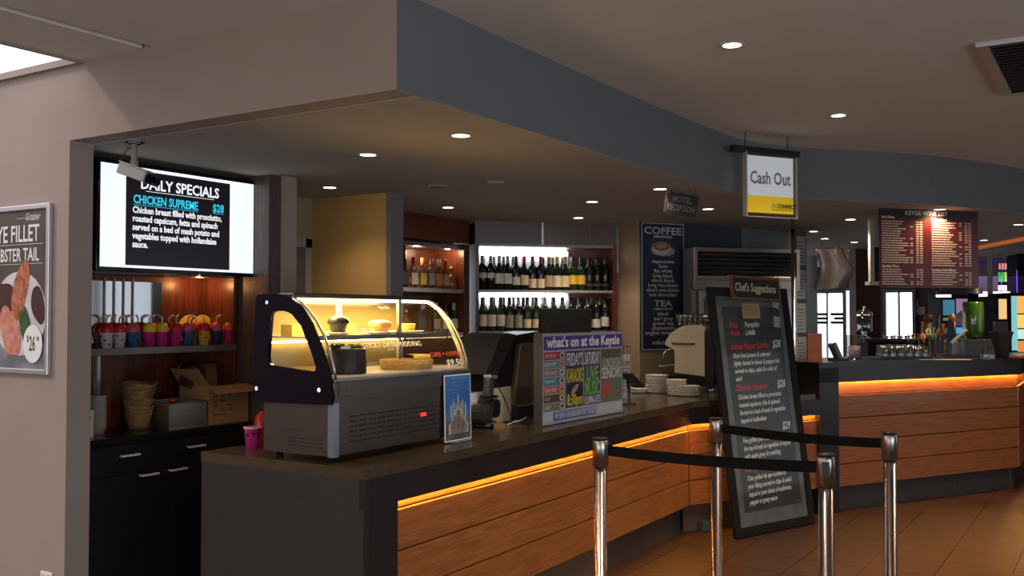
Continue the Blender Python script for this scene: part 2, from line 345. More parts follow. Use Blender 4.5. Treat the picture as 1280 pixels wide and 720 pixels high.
# ---------------------------------------------------------------- niche: base cabinet, shelf unit, television
t = thing('base_cabinet', 'black base cabinet with steel bar handles in the left alcove', 'cabinet', (-4.30, 2.89, 0), PI / 2)
CB = mat('black_cabinet', (0.008, 0.007, 0.008), 0.45)
b = new(); bx(b, 0, 1.145, 0.02, 0.44, 0.0, 0.93); obj('body', b, VOID, t)
b = new(); bx(b, 0, 1.145, -0.015, 0.445, 0.93, 0.968); obj('worktop', b, mat('black_worktop', (0.012, 0.010, 0.010), 0.2), t, bevel=0.003)
xs = (0.002, 0.57, 1.143)
for i in range(2):
    b = new(); bx(b, xs[i] + 0.002, xs[i + 1] - 0.002, 0, 0.02, 0.775, 0.925); dr = obj('drawer', b, CB, t, bevel=0.002)
    c = on_x((163, 246)[i], (569, 557.5)[i], -4.28); b = new(); u = c.y - 2.89
    bx(b, u - 0.055, u + 0.055, -0.03, -0.022, c.z - 0.005, c.z + 0.005)
    for s in (-0.045, 0.045): bx(b, u + s - 0.004, u + s + 0.004, -0.022, 0, c.z - 0.004, c.z + 0.004)
    obj('handle', b, mat('bar_handle', (0.85, 0.80, 0.76), 0.35, 0.25), dr)
    b = new(); bx(b, xs[i] + 0.002, xs[i + 1] - 0.002, 0, 0.02, 0.09, 0.771); dr = obj('door', b, CB, t, bevel=0.002)
    c = on_x((187, 223)[i], (593, 586.5)[i], -4.28); b = new(); u = c.y - 2.89
    bx(b, u - 0.055, u + 0.055, -0.03, -0.022, c.z - 0.005, c.z + 0.005)
    for s in (-0.045, 0.045): bx(b, u + s - 0.004, u + s + 0.004, -0.022, 0, c.z - 0.004, c.z + 0.004)
    obj('handle', b, mat('bar_handle', (0.85, 0.80, 0.76), 0.35, 0.25), dr)
t = thing('shelf_unit', 'red-brown wall shelf unit with mirrored back and steel-edged shelf below the television', 'shelf unit', (-4.45, 2.89, 0.968), PI / 2)
b = new(); bx(b, 0, 1.14, 0.28, 0.295, 0, 0.83); obj('back_panel', b, REDWOOD, t)
b = new(); bx(b, 0.02, 0.82, 0.272, 0.279, 0.46, 0.80); obj('mirror', b, MIRROR, t)
for n, (u, l) in enumerate(((1.115, 'red-brown side panel'), (0.0, None))):
    b = new(); bx(b, u, u + 0.025, 0, 0.28, 0, 0.83); obj('side_panel', b, REDWOOD, t)
b = new(); bx(b, 0.025, 1.115, 0.0, 0.28, 0.405, 0.435); bx(b, 0.0, 1.14, -0.006, 0.0, 0.405, 0.440); obj('shelf', b, mat('shelf_grey', (0.22, 0.20, 0.19), 0.3, 0.6), t)
b = new(); bx(b, 0.0, 1.14, -0.004, 0.28, 0.83, 0.85); obj('top_rail', b, STEELD, t)
for u in (0.40, ):
    b = new(); bx(b, u, u + 0.02, 0.262, 0.279, 0, 0.405); obj('bracket', b, ALU, t)
for u in (0.03, 0.06, 0.115, 0.155, 0.44, 0.50, 0.56, 0.62):
    b = new(); bx(b, u, u + 0.008, 0.264, 0.271, 0.455, 0.82); obj('upright', b, mat('upright_pale', (0.35, 0.33, 0.30), 0.4), t)
lamp('shelf_lamp', 'POINT', (-4.60, 3.88, 1.76), 1.2, (1, 0.45, 0.15), shadow_soft_size=0.01)

t = thing('television', 'wall television showing the daily specials in white and cyan on black', 'television', (-4.32, 3.005, 1.802), PI / 2)
b = new(); bx(b, -0.0, 1.05, 0.004, 0.05, 0.0, 0.567); obj('casing', b, BLKGLOSS, t, bevel=0.004)
SCR = mat('screen_white', (0.9, 0.95, 1), 0.3, emit=0.85, ecol=(0.90, 0.97, 1.0)); SCK = mat('screen_black', (0.012, 0.010, 0.016), 0.25, emit=0.004, ecol=(1, 0.7, 1))
card('screen', 0.020, 1.030, 0.022, 0.545, 0.001, SCR, t)
card('screen_panel', 0.165, 0.850, 0.035, 0.528, -0.0004, SCK, t, 0.001)
SW = mat('screen_text', (0.9, 0.92, 0.95), 0.5, emit=0.8); SCY = mat('screen_cyan', (0.05, 0.6, 0.8), 0.5, emit=0.75, ecol=(0.03, 0.62, 0.85))
text('DAILY SPECIALS', 0.078, SW, t, 0.51, -0.0012, 0.437, bold=0.0016, fit=0.52, align='CENTER'); card('underline', 0.285, 0.735, 0.424, 0.4265, -0.001, SW, t, 0.0005)
text('CHICKEN SUPREME', 0.062, SCY, t, 0.208, -0.0012, 0.358, bold=0.0015, fit=0.415); card('underline', 0.208, 0.625, 0.348, 0.3505, -0.001, SCY, t, 0.0005)
text('$28', 0.062, SCY, t, 0.725, -0.0012, 0.358, bold=0.0012, fit=0.08); card('underline', 0.725, 0.805, 0.348, 0.3505, -0.001, SCY, t, 0.0005)
text('Chicken breast filled with prosciutto,\nroasted capsicum, fetta and spinach\nserved on a bed of mash potato and\nvegetables topped with hollandaise\nsauce.', 0.047, SW, t, 0.205, -0.0012, 0.308, bold=0.0012, fit=0.585, lead=0.95)

# security camera
c = on_z(168, 175, HL)
t = thing('security_camera', 'grey security camera hanging on a short arm in front of the television', 'camera', (c.x, c.y, HL))
CG = mat('camera_grey', (0.42, 0.40, 0.39), 0.4)
b = new(); cyl(b, 0.045, -0.012, 0, seg=24); cyl(b, 0.03, -0.02, -0.012, seg=24); obj('ceiling_plate', b, CG, t)
b = new(); rod(b, (0, 0, -0.018), (0, 0, -0.105), 0.014, 14); rod(b, (0, 0, -0.10), (0, 0, -0.125), 0.019, 14); obj('arm', b, CG, t)
hd = Matrix.Translation((0.005, 0.0, -0.158)) @ Matrix.Rotation(math.radians(28), 4, 'Z') @ Matrix.Rotation(math.radians(20), 4, 'Y') @ Matrix.Scale(1.2, 4)
b = new(); bx(b, -0.06, 0.055, -0.03, 0.03, -0.02, 0.024, hd); obj('housing', b, CG, t, bevel=0.006)
b = new(); bx(b, -0.062, 0.062, -0.033, 0.033, 0.024, 0.029, hd); obj('sun_shield', b, mat('camera_pale', (0.55, 0.54, 0.55), 0.4), t, bevel=0.002)
b = new(); vs = cyl(b, 0.021, 0.055, 0.10, seg=20, M=hd @ Matrix.Rotation(PI / 2, 4, 'Y')); obj('lens', b, BLKGLOSS, t)
b = new(); tube(b, [(0, 0, -0.02), (-0.05, -0.01, -0.05), (-0.075, -0.02, -0.10), (-0.068, -0.02, -0.125), (-0.045, -0.02, -0.13)], 0.003); obj('cable', b, BLACK, t)

# framed food poster on the left wall, its left half runs out of the picture
t = thing('food_poster', 'framed food poster of a steak and lobster plate on the left wall', 'poster', (-4.885, 2.758, 1.298))
W_, H_ = 0.585, 0.815
b = new(); frame(b, 0, W_, 0, H_, 0.024, -0.022, 0.0); obj('frame', b, ALU, t, bevel=0.003)
card('backing', 0.02, W_ - 0.02, 0.02, H_ - 0.02, -0.008, mat('poster_brown', (0.11, 0.075, 0.062), 0.4, noise=0.35, nscale=4), t)
PW = mat('poster_white', (0.78, 0.78, 0.78), 0.5)
def blob(name, cx, cz, rx, rz, y, m, parent, ang0=0, seg=28, wob=0.0, th=0.0006, seed=1, label=None):
    rr = random.Random(seed); ph = [rr.uniform(0, 6.28) for _ in range(3)]
    pts = []
    for k in range(seg):
        a_ = 2 * PI * k / seg; q = 1 + wob * (math.sin(2 * a_ + ph[0]) + 0.6 * math.sin(3 * a_ + ph[1]) + 0.4 * math.sin(5 * a_ + ph[2]))
        u, v = rx * q * math.cos(a_), rz * q * math.sin(a_); pts.append((cx + u * math.cos(ang0) - v * math.sin(ang0), cz + u * math.sin(ang0) + v * math.cos(ang0)))
    b_ = new(); prism(b_, pts, y - th, y, 'xz'); return obj(name, b_, m, parent, label=label)
card('table_print', 0.022, W_ - 0.022, 0.022, 0.15, -0.0085, mat('poster_grey', (0.28, 0.28, 0.32), 0.4, noise=0.5, nscale=6), t, 0.0006)
blob('plate_print', 0.33, 0.29, 0.225, 0.205, -0.0088, mat('plate_print', (0.66, 0.64, 0.66), 0.4, noise=0.25, nscale=7), t)
blob('garnish_print', 0.49, 0.33, 0.05, 0.10, -0.0096, mat('dark_red_print', (0.06, 0.02, 0.03), 0.4), t, 0.4, wob=0.08)
blob('steak_print', 0.20, 0.36, 0.10, 0.09, -0.0096, mat('steak_print', (0.08, 0.03, 0.025), 0.4, noise=0.5, nscale=30), t, wob=0.08, seed=4)
blob('salmon_print', 0.34, 0.40, 0.062, 0.15, -0.0104, mat('salmon_print', (0.55, 0.20, 0.09), 0.4, noise=0.6, nscale=45, col2=(0.28, 0.08, 0.03)), t, -0.35, wob=0.06, seed=5)
blob('lobster_print', 0.26, 0.20, 0.075, 0.13, -0.0112, mat('lobster_print', (0.60, 0.13, 0.07), 0.4, noise=0.6, nscale=40, col2=(0.55, 0.32, 0.25)), t, 0.3, wob=0.12, seed=9)
for k in range(3): blob('bean_print', 0.37 + 0.022 * k, 0.21 + 0.01 * k, 0.018, 0.10, -0.0118 - 0.0004 * k, mat('bean_print', (0.05, 0.13, 0.03), 0.4, noise=0.5, nscale=20), t, 0.35, wob=0.02, seed=k)
blob('price_disc', 0.455, 0.145, 0.078, 0.092, -0.0135, PW, t)
text('$', 0.045, BLACKM, t, 0.408, -0.0145, 0.155, sx=0.6, bold=0.0006); text('26', 0.10, BLACKM, t, 0.427, -0.0145, 0.112, sx=0.50, bold=0.001); text('00', 0.03, BLACKM, t, 0.487, -0.0145, 0.160, sx=0.7)
text('EYE FILLET', 0.115, PW, t, 0.290, -0.0092, 0.640, bold=0.0015, fit=0.40, align='CENTER'); text('& LOBSTER TAIL', 0.090, PW, t, 0.255, -0.0092, 0.545, bold=0.0012, fit=0.47, align='CENTER')
text('Grazier', 0.050, PW, t, 0.37, -0.0092, 0.742, shear=0.35, sx=0.8); card('underline', 0.30, 0.365, 0.752, 0.754, -0.0092, PW, t, 0.0004); card('underline', 0.16, 0.52, 0.625, 0.627, -0.0092, PW, t, 0.0004); card('underline', 0.16, 0.52, 0.530, 0.532, -0.0092, PW, t, 0.0004)
t = thing('power_outlet', 'small white power outlet low on the left wall', 'outlet', (-4.31, 2.759, 0.305))
b = new(); bx(b, -0.045, 0.045, -0.008, 0, 0, 0.07); obj('plate', b, WHITE, t, bevel=0.003)
for s in (-0.022, 0.022): b = new(); bx(b, s - 0.006, s + 0.006, -0.012, -0.008, 0.045, 0.06); obj('switch', b, OFFWHITE, t)

# ---------------------------------------------------------------- slush cups on the shelf
RED = flat('dome_red', (0.50, 0.015, 0.02), rough=0.3); PINK = flat('dome_pink', (0.55, 0.09, 0.12), rough=0.3); YEL = flat('dome_yellow', (0.78, 0.50, 0.03), rough=0.3); ORA = flat('dome_orange_red', (0.60, 0.08, 0.05), rough=0.3)
MAG = flat('cup_magenta', (0.60, 0.02, 0.22)); BLU = flat('cup_blue', (0.05, 0.10, 0.32)); CWH = flat('cup_white', (0.62, 0.55, 0.50)); NAVY = flat('cup_navy', (0.03, 0.04, 0.09)); CYE = flat('cup_yellow', (0.75, 0.47, 0.04)); CTA = flat('cup_tan', (0.40, 0.28, 0.16))
STRAW = flat('straw_pale', (0.85, 0.62, 0.55), rough=0.3)
def slush_cup(x, y, z, cupm, domem, label, k, group='slush cups on the alcove shelf'):
    t = thing('slush_cup', label, 'cup', (x, y, z), random.uniform(0, 6), group)
    b = new(); lathe(b, [(0, 0), (0.027, 0), (0.034, 0.088), (0.0355, 0.090), (0.032, 0.090), (0, 0.087)], 20); obj('cup', b, cupm, t)
    b = new(); lathe(b, [(0.036, 0.086), (0.038, 0.092), (0.038, 0.098), (0.036, 0.108), (0.031, 0.121), (0.022, 0.131), (0.010, 0.137), (0, 0.138)], 20); obj('dome_lid', b, domem, t)
    b = new(); tube(b, [(0, 0, 0.132), (0, 0, 0.160), (0.006, 0, 0.168), (0.032, 0, 0.178)], 0.0055, 8); obj('straw', b, STRAW, t)
    b = new()
    for q in range(9):                                     # small dark figures printed round the cup
        a_ = q * 0.7 + k; zz = 0.025 + 0.022 * ((q * 5 + k) % 3); r_ = 0.0270 + 0.007 * zz / 0.088 + 0.0012
        M = Matrix.Rotation(a_, 4, 'Z') @ Matrix.Translation((r_, 0, zz)) @ Matrix.Rotation(0.7 * ((q % 3) - 1), 4, 'X'); bx(b, -0.0004, 0.0006, -0.006, 0.006, -0.0018, 0.0018, M); bx(b, -0.0004, 0.0006, -0.002, 0.002, -0.007, 0.007, M)
    obj('printed_figures', b, BLACKM, t)
    return t
rows = [(133, CWH, RED, 'white', 'red'), (149, CWH, RED, 'white', 'red'), (166, BLU, PINK, 'blue', 'pink'), (186.5, MAG, YEL, 'magenta', 'yellow'), (202.5, MAG, YEL, 'magenta', 'yellow'), (220, MAG, RED, 'magenta', 'red'), (235, BLU, PINK, 'blue', 'pink'), (255, CYE, RED, 'yellow', 'red'), (270.5, NAVY, PINK, 'navy', 'pink'), (286, MAG, ORA, 'magenta', 'orange-red'), (301.5, CWH, RED, 'white', 'red')]
ZS = 0.968 + 0.435
for i, (px, cm, dm, cn, dn) in enumerate(rows):
    p = on_x(px, 428, -4.45 - 0.04)
    slush_cup(-4.50, p.y * 4.50 / 4.49, ZS, cm, dm, '%s slush cup with %s dome lid, %s from left, front row on alcove shelf' % (cn, dn, ORD[i]), i)
for i, (px, cm, dm, cn, dn) in enumerate([(126, CTA, RED, 'tan', 'red'), (142, CWH, RED, 'white', 'red'), (158, MAG, RED, 'magenta', 'red'), (178, CTA, RED, 'tan', 'red'), (211, MAG, RED, 'magenta', 'red'), (245, CTA, ORA, 'tan', 'orange-red'), (277, CWH, PINK, 'white', 'pink')]):
    p = on_x(px, 428, -4.60)
    slush_cup(-4.60, p.y, ZS, cm, dm, '%s slush cup with %s dome lid, %s from left, back row on alcove shelf' % (cn, dn, ORD[i]), i + 20)
for px, lab, X in ((236, 'yellow disc with black rim behind the slush cups, further left and mostly hidden', -4.70), (252, 'large yellow disc with black rim standing behind the slush cups', -4.66)):
    p = on_x(px, 397, X); t = thing('display_disc', lab, 'disc', (X, p.y, ZS), PI / 2)
    b = new(); cyl(b, 0.094, 0, 0.006, seg=40, M=Matrix.Translation((0, 0, 0.094)) @ Matrix.Rotation(PI / 2, 4, 'X')); obj('rim', b, BLACK, t)
    b = new(); cyl(b, 0.086, 0.006, 0.009, seg=40, M=Matrix.Translation((0, 0, 0.094)) @ Matrix.Rotation(PI / 2, 4, 'X')); obj('face', b, flat('disc_yellow', (0.75, 0.58, 0.03)), t)
# things on the black worktop
ZW = 0.968
WIC = mat('wicker', (0.34, 0.20, 0.075), 0.6, noise=0.45, nscale=22, stretch=(1, 1, 2), bump=0.4)
p = on_x(172, 530, -4.50)
for k in range(5):
    r = 0.072 + 0.005 * k; b = new(); prof = [(0, 0), (r * 0.62, 0), (r * 0.80, 0.03), (r, 0.080), (r + 0.004, 0.088), (r - 0.002, 0.088), (r * 0.76, 0.035), (0, 0.012)]
    vs = lathe(b, prof, 28)
    for v in b.verts:                                       # wavy, slightly crooked rim of a fried basket
        if v.co.z > 0.06: v.co.z += 0.006 * math.sin(3 * math.atan2(v.co.y, v.co.x) + k)
    tag(obj('basket', b, WIC, loc=(p.x + 0.004 * (k % 2), p.y + 0.006 * math.sin(k * 2), ZW + 0.040 * k), rot=(0.05 * math.sin(k), 0.05 * math.cos(k * 2), k)), '%s basket from the bottom in the leaning stack of brown baskets' % ORD[k] if k < 4 else 'topmost basket in the leaning stack of brown baskets', 'basket', 'stacked brown baskets')
p = on_x(130, 536, -4.42)
for k in range(13):
    b = new(); lathe(b, [(0, 0), (0.030, 0), (0.042, 0.03), (0.0445, 0.032), (0.0445, 0.034), (0.0405, 0.032), (0, 0.004)], 24)
    tag(obj('paper_bowl', b, flat('paper_bowl', (0.42, 0.36, 0.27)), loc=(-4.50, p.y + 0.02, ZW + 0.0135 * k)), 'pale paper bowl, %s from the bottom of the stack behind the heart card' % ORD[k], 'bowl', 'stacked paper bowls')
t = thing('heart_card', 'cream card with a red heart lollipop picture at the left end of the black worktop', 'card', (-4.40, 2.96, ZW), PI / 2)
card('board', 0, 0.095, 0, 0.135, 0, flat('cream_card', (0.55, 0.45, 0.34)), t)
blob('heart', 0.055, 0.095, 0.026, 0.020, -0.0005, flat('heart_red', (0.35, 0.01, 0.01)), t, wob=0.05); blob('stick', 0.038, 0.07, 0.003, 0.028, -0.0005, flat('heart_red', (0.35, 0.01, 0.01)), t, -0.6)
p0 = on_x(212, 526, -4.33); p1 = on_x(259, 521, -4.33)
t = thing('steam_pan', 'steel food pan with a rolled rim between the baskets and the cardboard box', 'pan', (-4.335, p0.y, ZW), PI / 2)
L_ = p1.y - p0.y
b = new(); bx(b, 0.008, L_ - 0.008, 0.01, 0.27, 0.0, 0.003); ringprism(b, [(0, 0), (L_, 0), (L_, 0.28), (0, 0.28)], [(0.006, 0.006), (L_ - 0.006, 0.006), (L_ - 0.006, 0.274), (0.006, 0.274)], 0, 0.135, 'xy'); obj('tray', b, STEEL, t)
b = new(); ringprism(b, [(-0.012, -0.012), (L_ + 0.012, -0.012), (L_ + 0.012, 0.292), (-0.012, 0.292)], [(0.002, 0.002), (L_ - 0.002, 0.002), (L_ - 0.002, 0.278), (0.002, 0.278)], 0.132, 0.139, 'xy'); obj('rim', b, CHROME, t, bevel=0.002)
b = new(); lathe(b, [(0, 0), (0.02, 0), (0.022, 0.02), (0.012, 0.03), (0, 0.03)], 16); tag(obj('small_tub', b, RED, loc=(-4.45, p0.y + L_ * 0.45, ZW + 0.128)), 'small red tub peeking above the steel food pan rim', 'tub')
p0 = on_x(262, 522, -4.33)
t = thing('cardboard_box', 'open brown cardboard box with printed side at the right end of the black worktop', 'box', (-4.335, p0.y, ZW), PI / 2)
KR = mat('cardboard', (0.36, 0.20, 0.085), 0.8, noise=0.12, nscale=10); L_ = 4.02 - p0.y
b = new(); ringprism(b, [(0, 0), (L_, 0), (L_, 0.25), (0, 0.25)], [(0.004, 0.004), (L_ - 0.004, 0.004), (L_ - 0.004, 0.246), (0.004, 0.246)], 0, 0.215, 'xy'); bx(b, 0.002, L_ - 0.002, 0.002, 0.248, 0, 0.004); obj('carton', b, KR, t)
b = new(); prism(b, [(0, 0), (L_, 0), (L_ + 0.01, 0.09), (-0.01, 0.09)], 0, 0.004, 'xy', Matrix.Translation((0, 0, 0.215)) @ Matrix.Rotation(math.radians(205), 4, 'X')); obj('flap', b, KR, t)
b = new(); prism(b, [(0, 0), (0.25, 0), (0.24, 0.12), (0.01, 0.12)], 0, 0.004, 'yz', Matrix.Translation((0.0, 0, 0.215)) @ Matrix.Rotation(math.radians(-38), 4, 'Y')); obj('flap', b, KR, t)
b = new(); prism(b, [(0, 0), (L_, 0), (L_, 0.11), (0, 0.11)], 0, 0.004, 'xz', Matrix.Translation((0, 0.245, 0.215)) @ Matrix.Rotation(math.radians(-8), 4, 'X')); obj('flap', b, KR, t)
b = new()
for r_ in range(5):
    for c_ in range(3 if r_ < 4 else 1):
        if (r_ + c_) % 4 == 3: continue
        bx(b, 0.03 + 0.05 * c_, 0.03 + 0.05 * c_ + (0.03 if r_ < 4 else 0.085), -0.001, 0, 0.15 - 0.026 * r_, 0.158 - 0.026 * r_)
obj('printed_marks', b, mat('box_print', (0.15, 0.06, 0.03), 0.8), t)
b = new(); rr = random.Random(3)
lathe(b, [(0, 0), (0.05, 0.01), (0.075, 0.05), (0.07, 0.10), (0.05, 0.13), (0.02, 0.145), (0, 0.14)], 26)
for v in b.verts: v.co += Vector((rr.uniform(-1, 1), rr.uniform(-1, 1), rr.uniform(-1, 1))) * 0.010
tag(obj('plastic_bag', b, glass('plastic_film', (0.55, 0.55, 0.58), 3.0, 0.18, 0.10), loc=(-4.50, p0.y + 0.05, ZW + 0.20), rot=(0.3, -0.2, 0)), 'crumpled clear plastic bag sticking out of the cardboard box', 'bag')

# pink cup by the cake cabinet
p = on_z(316, 560, H1)
t = thing('pink_cup', 'pink paper cup with dark figures beside the cake cabinet', 'cup', (p.x, p.y, H1))
b = new(); lathe(b, [(0, 0), (0.030, 0), (0.040, 0.095), (0.042, 0.098), (0.039, 0.099), (0.037, 0.092), (0.028, 0.004), (0, 0.004)], 26); obj('cup', b, MAG, t)
b = new(); lathe(b, [(0.0395, 0.092), (0.043, 0.096), (0.043, 0.101), (0.039, 0.101)], 26); obj('rim', b, CWH, t)
b = new()
for q in range(8):
    a_ = q * 0.8; M = Matrix.Rotation(a_, 4, 'Z') @ Matrix.Translation((0.0385, 0, 0.066 + 0.006 * (q % 2))) @ Matrix.Rotation(0.6 * ((q % 3) - 1), 4, 'X')
    bx(b, -0.001, 0.0008, -0.011, 0.011, -0.003, 0.003, M); bx(b, -0.001, 0.0008, -0.003, 0.003, -0.012, 0.012, M)
obj('printed_figures', b, BLACKM, t)
p = on_z(327, 555, H1); b = new(); lathe(b, [(0, 0), (0.033, 0), (0.038, 0.10), (0.030, 0.135), (0.012, 0.152), (0, 0.155)], 24)
tag(obj('red_dome_cup', b, RED, loc=(p.x - 0.02, p.y + 0.02, H1)), 'red domed cup standing between the pink cup and the cake cabinet', 'cup')

# ---------------------------------------------------------------- cake display cabinet
t = thing('cake_cabinet', 'curved glass cake display cabinet with black side panel and slotted steel base on the counter', 'display cabinet', (-2.81, 3.075, H1), PI / 2)
b = new(); bx(b, 0.002, 0.998, 0.002, 0.414, 0.03, 0.345); obj('base', b, mat('case_steel', (0.20, 0.17, 0.15), 0.33, 1.0, noise=0.15, nscale=6, stretch=(1, 1, 30)), t, bevel=0.004)
b = new(); bx(b, -0.002, 0.030, -0.004, 0.03, 0.028, 0.255); obj('corner_trim', b, mat('blue_steel', (0.40, 0.47, 0.55), 0.3, 0.9), t)
b = new(); bx(b, 0.032, 0.998, -0.003, 0.002, 0.285, 0.345); obj('sill_band', b, STEELD, t)
b = new(); bx(b, 0.0, 1.0, -0.008, 0.012, 0.345, 0.356); obj('sill', b, STEEL, t, bevel=0.002)
for u in (0.05, 0.93):
    for v in (0.05, 0.36):
        b = new(); cyl(b, 0.016, 0, 0.03, (u, v, 0), 14); obj('foot', b, BLACK, t)
b = new()
for r_ in range(6):
    for c_ in range(11):
        x0 = 0.105 + c_ * 0.062; bx(b, x0, x0 + 0.046, -0.0015, 0.003, 0.082 + r_ * 0.0215, 0.0875 + r_ * 0.0215)
obj('vent_slots', b, VOID, t, kind='stuff')
b = new()
for r_ in range(3):
    for c_ in range(4): y0 = 0.065 + c_ * 0.052; bx(b, -0.0005, 0.003, y0, y0 + 0.038, 0.062 + r_ * 0.017, 0.067 + r_ * 0.017)
obj('side_vent_slots', b, VOID, t, kind='stuff')
b = new(); bx(b, 0.075, 0.16, -0.004, -0.002, 0.298, 0.330); obj('badge', b, STEELD, t)
b = new(); bx(b, 0.60, 0.635, -0.004, -0.001, 0.15, 0.165); obj('temperature_display', b, flat('red_led', (0.8, 0.02, 0.02), 3.0), t)
PROF = [(-0.006, 0.352), (0.004, 0.41), (0.028, 0.475), (0.062, 0.54), (0.105, 0.60), (0.155, 0.65), (0.20, 0.683), (0.245, 0.705)]
def resamp(pts, n, cx, cy):
    out = []
    for k in range(n):
        a_ = 2 * PI * k / n; d = Vector((math.cos(a_), math.sin(a_))); best = None
        for i in range(len(pts)):
            p_, q_ = Vector(pts[i]) - Vector((cx, cy)), Vector(pts[(i + 1) % len(pts)]) - Vector((cx, cy)); e = q_ - p_
            den = d.x * e.y - d.y * e.x
            if abs(den) < 1e-9: continue
            s_ = (p_.x * e.y - p_.y * e.x) / den; u_ = (p_.x * d.y - p_.y * d.x) / den
            if s_ > 0 and -1e-6 <= u_ <= 1 + 1e-6 and (best is None or s_ < best): best = s_
        out.append((cx + d.x * best, cy + d.y * best))
    return out
OUT = [(0.455, 0.243), (0.445, 0.70), (0.43, 0.718), (0.33, 0.722), (0.257, 0.708), (0.181, 0.668), (0.116, 0.595), (0.055, 0.485), (0.009, 0.377), (-0.012, 0.275), (-0.005, 0.25)]
WIN = [(0.349, 0.630), (0.330, 0.640), (0.305, 0.644), (0.260, 0.642), (0.225, 0.630), (0.171, 0.580), (0.11, 0.469), (0.080, 0.398), (0.09, 0.387), (0.17, 0.392), (0.346, 0.408), (0.362, 0.42), (0.366, 0.445)]
b = new(); ringprism(b, resamp(OUT, 72, 0.25, 0.50), resamp(WIN, 72, 0.25, 0.50), -0.020, -0.002); obj('side_panel', b, BLKGLOSS, t, label='black side panel with a curved window')
for (v, z) in ((0.369, 0.681), (0.430, 0.303), (0.059, 0.311)):
    b = new(); cyl(b, 0.011, 0, 0.006, seg=16, M=Matrix.Translation((-0.020, v, z)) @ Matrix.Rotation(-PI / 2, 4, 'Y')); obj('screw', b, CHROME, t)
b = new(); ringprism(b, resamp([(0.45, 0.35)] + OUT[1:9] + [(-0.004, 0.35)], 72, 0.25, 0.5), resamp([(0.43, 0.37), (0.425, 0.695), (0.33, 0.70), (0.262, 0.688), (0.195, 0.652), (0.135, 0.588), (0.08, 0.485), (0.036, 0.39), (0.032, 0.37)], 72, 0.25, 0.5), 0.985, 1.0); obj('end_rim', b, STEEL, t)
b = new(); prism(b, [(0.44, 0.36), (0.43, 0.70), (0.262, 0.69), (0.135, 0.59), (0.035, 0.38), (0.032, 0.36)], 0.990, 0.993, 'yz'); obj('end_glass', b, CLEAR, t)
b = new(); prism(b, WIN, -0.012, -0.010, 'yz'); obj('window_glass', b, CLEAR, t)
b = new()
vs = [[b.verts.new((x, y, z)) for y, z in PROF] for x in (0.0, 0.985)]
for i in range(len(PROF) - 1): b.faces.new((vs[0][i], vs[0][i + 1], vs[1][i + 1], vs[1][i])).smooth = True
obj('curved_glass', b, CLEAR, t)
for x in (0.004, 0.975):
    b = new(); tube(b, [(x, y - 0.002, z) for y, z in PROF], 0.006, 8); obj('glass_edge', b, STEEL, t)
b = new(); bx(b, 0.0, 1.0, 0.235, 0.447, 0.700, 0.722); obj('roof', b, mat('case_roof', (0.05, 0.04, 0.035), 0.18, 0.6), t, bevel=0.005)
b = new(); bx(b, 0.0, 0.985, 0.02, 0.43, 0.356, 0.366); obj('deck', b, mat('case_deck', (0.62, 0.55, 0.42), 0.35), t)
b = new(); bx(b, 0.0, 0.985, 0.13, 0.42, 0.527, 0.533); obj('shelf_glass', b, mat('frosted_shelf', (0.30, 0.29, 0.24), 0.15), t)
b = new(); bx(b, 0.0, 0.985, 0.124, 0.132, 0.515, 0.537); obj('shelf_edge', b, STEELD, t)
for x in (0.0, 0.50):
    b = new(); frame(b, x, x + 0.5, 0.366, 0.700, 0.022, 0.425, 0.44); obj('door_frame', b, STEEL, t)
    b = new(); bx(b, x + 0.022, x + 0.478, 0.430, 0.434, 0.388, 0.678); obj('door_glass', b, mat('back_glass', (0.20, 0.15, 0.06), 0.12), t)
for x in (0.62,):
    b = new(); bx(b, x, x + 0.022, 0.15, 0.165, 0.366, 0.70); obj('post', b, STEEL, t)
TUBE = mat('case_tube', (1, 0.9, 0.6), 0.5, emit=24, ecol=(1.0, 0.72, 0.28))
b = new(); bx(b, 0.02, 0.97, 0.245, 0.265, 0.688, 0.698); obj('light_tube', b, TUBE, t)
b = new(); bx(b, 0.02, 0.97, 0.40, 0.415, 0.50, 0.508); obj('light_tube', b, TUBE, t)
CHW = flat('window_chalk', (0.9, 0.85, 0.65)); CHR = flat('window_chalk_red', (0.75, 0.08, 0.03))
def on_glass(body, size, m, x, z, **k):
    for (y0, z0), (y1, z1) in zip(PROF, PROF[1:]):
        if z0 <= z <= z1: f_ = (z - z0) / (z1 - z0); y = y0 + f_ * (y1 - y0); a_ = math.atan2(y1 - y0, z1 - z0); break
    o = text(body, size, m, t, 0, 0, 0, **k); o.location = (x, y - 0.003, z); o.rotation_euler = (-a_, 0, 0)
on_glass('STICKY DATE PUDDING', 0.036, CHW, 0.22, 0.480, bold=0.0004, fit=0.42)
on_glass('PASSION', 0.036, CHW, 0.20, 0.548, bold=0.0004, fit=0.15); on_glass('$6.50', 0.034, CHW, 0.49, 0.655, bold=0.0008)
on_glass('CAKE + COFFEE', 0.032, CHR, 0.68, 0.425, bold=0.0004, fit=0.26); on_glass('$9.50', 0.044, CHW, 0.80, 0.378, bold=0.0006, fit=0.14)
lamp('case_glow', 'AREA', (-3.06, 3.57, H1 + 0.68), 16, (1, 0.72, 0.28), (0, 0, PI / 2), shape='RECTANGLE', size=0.9, size_y=0.04)
def cw(x, y, z): return (-2.81 - y, 3.075 + x, H1 + z)
def plate(x, y, z, r, label, group=None, m=None):
    b = new(); lathe(b, [(0, 0), (r * 0.55, 0), (r * 0.7, 0.005), (r, 0.013), (r, 0.015), (r * 0.68, 0.008), (0, 0.006)], 32)
    return tag(obj('plate', b, m or CERAMIC, loc=cw(x, y, z)), label, 'plate', group)
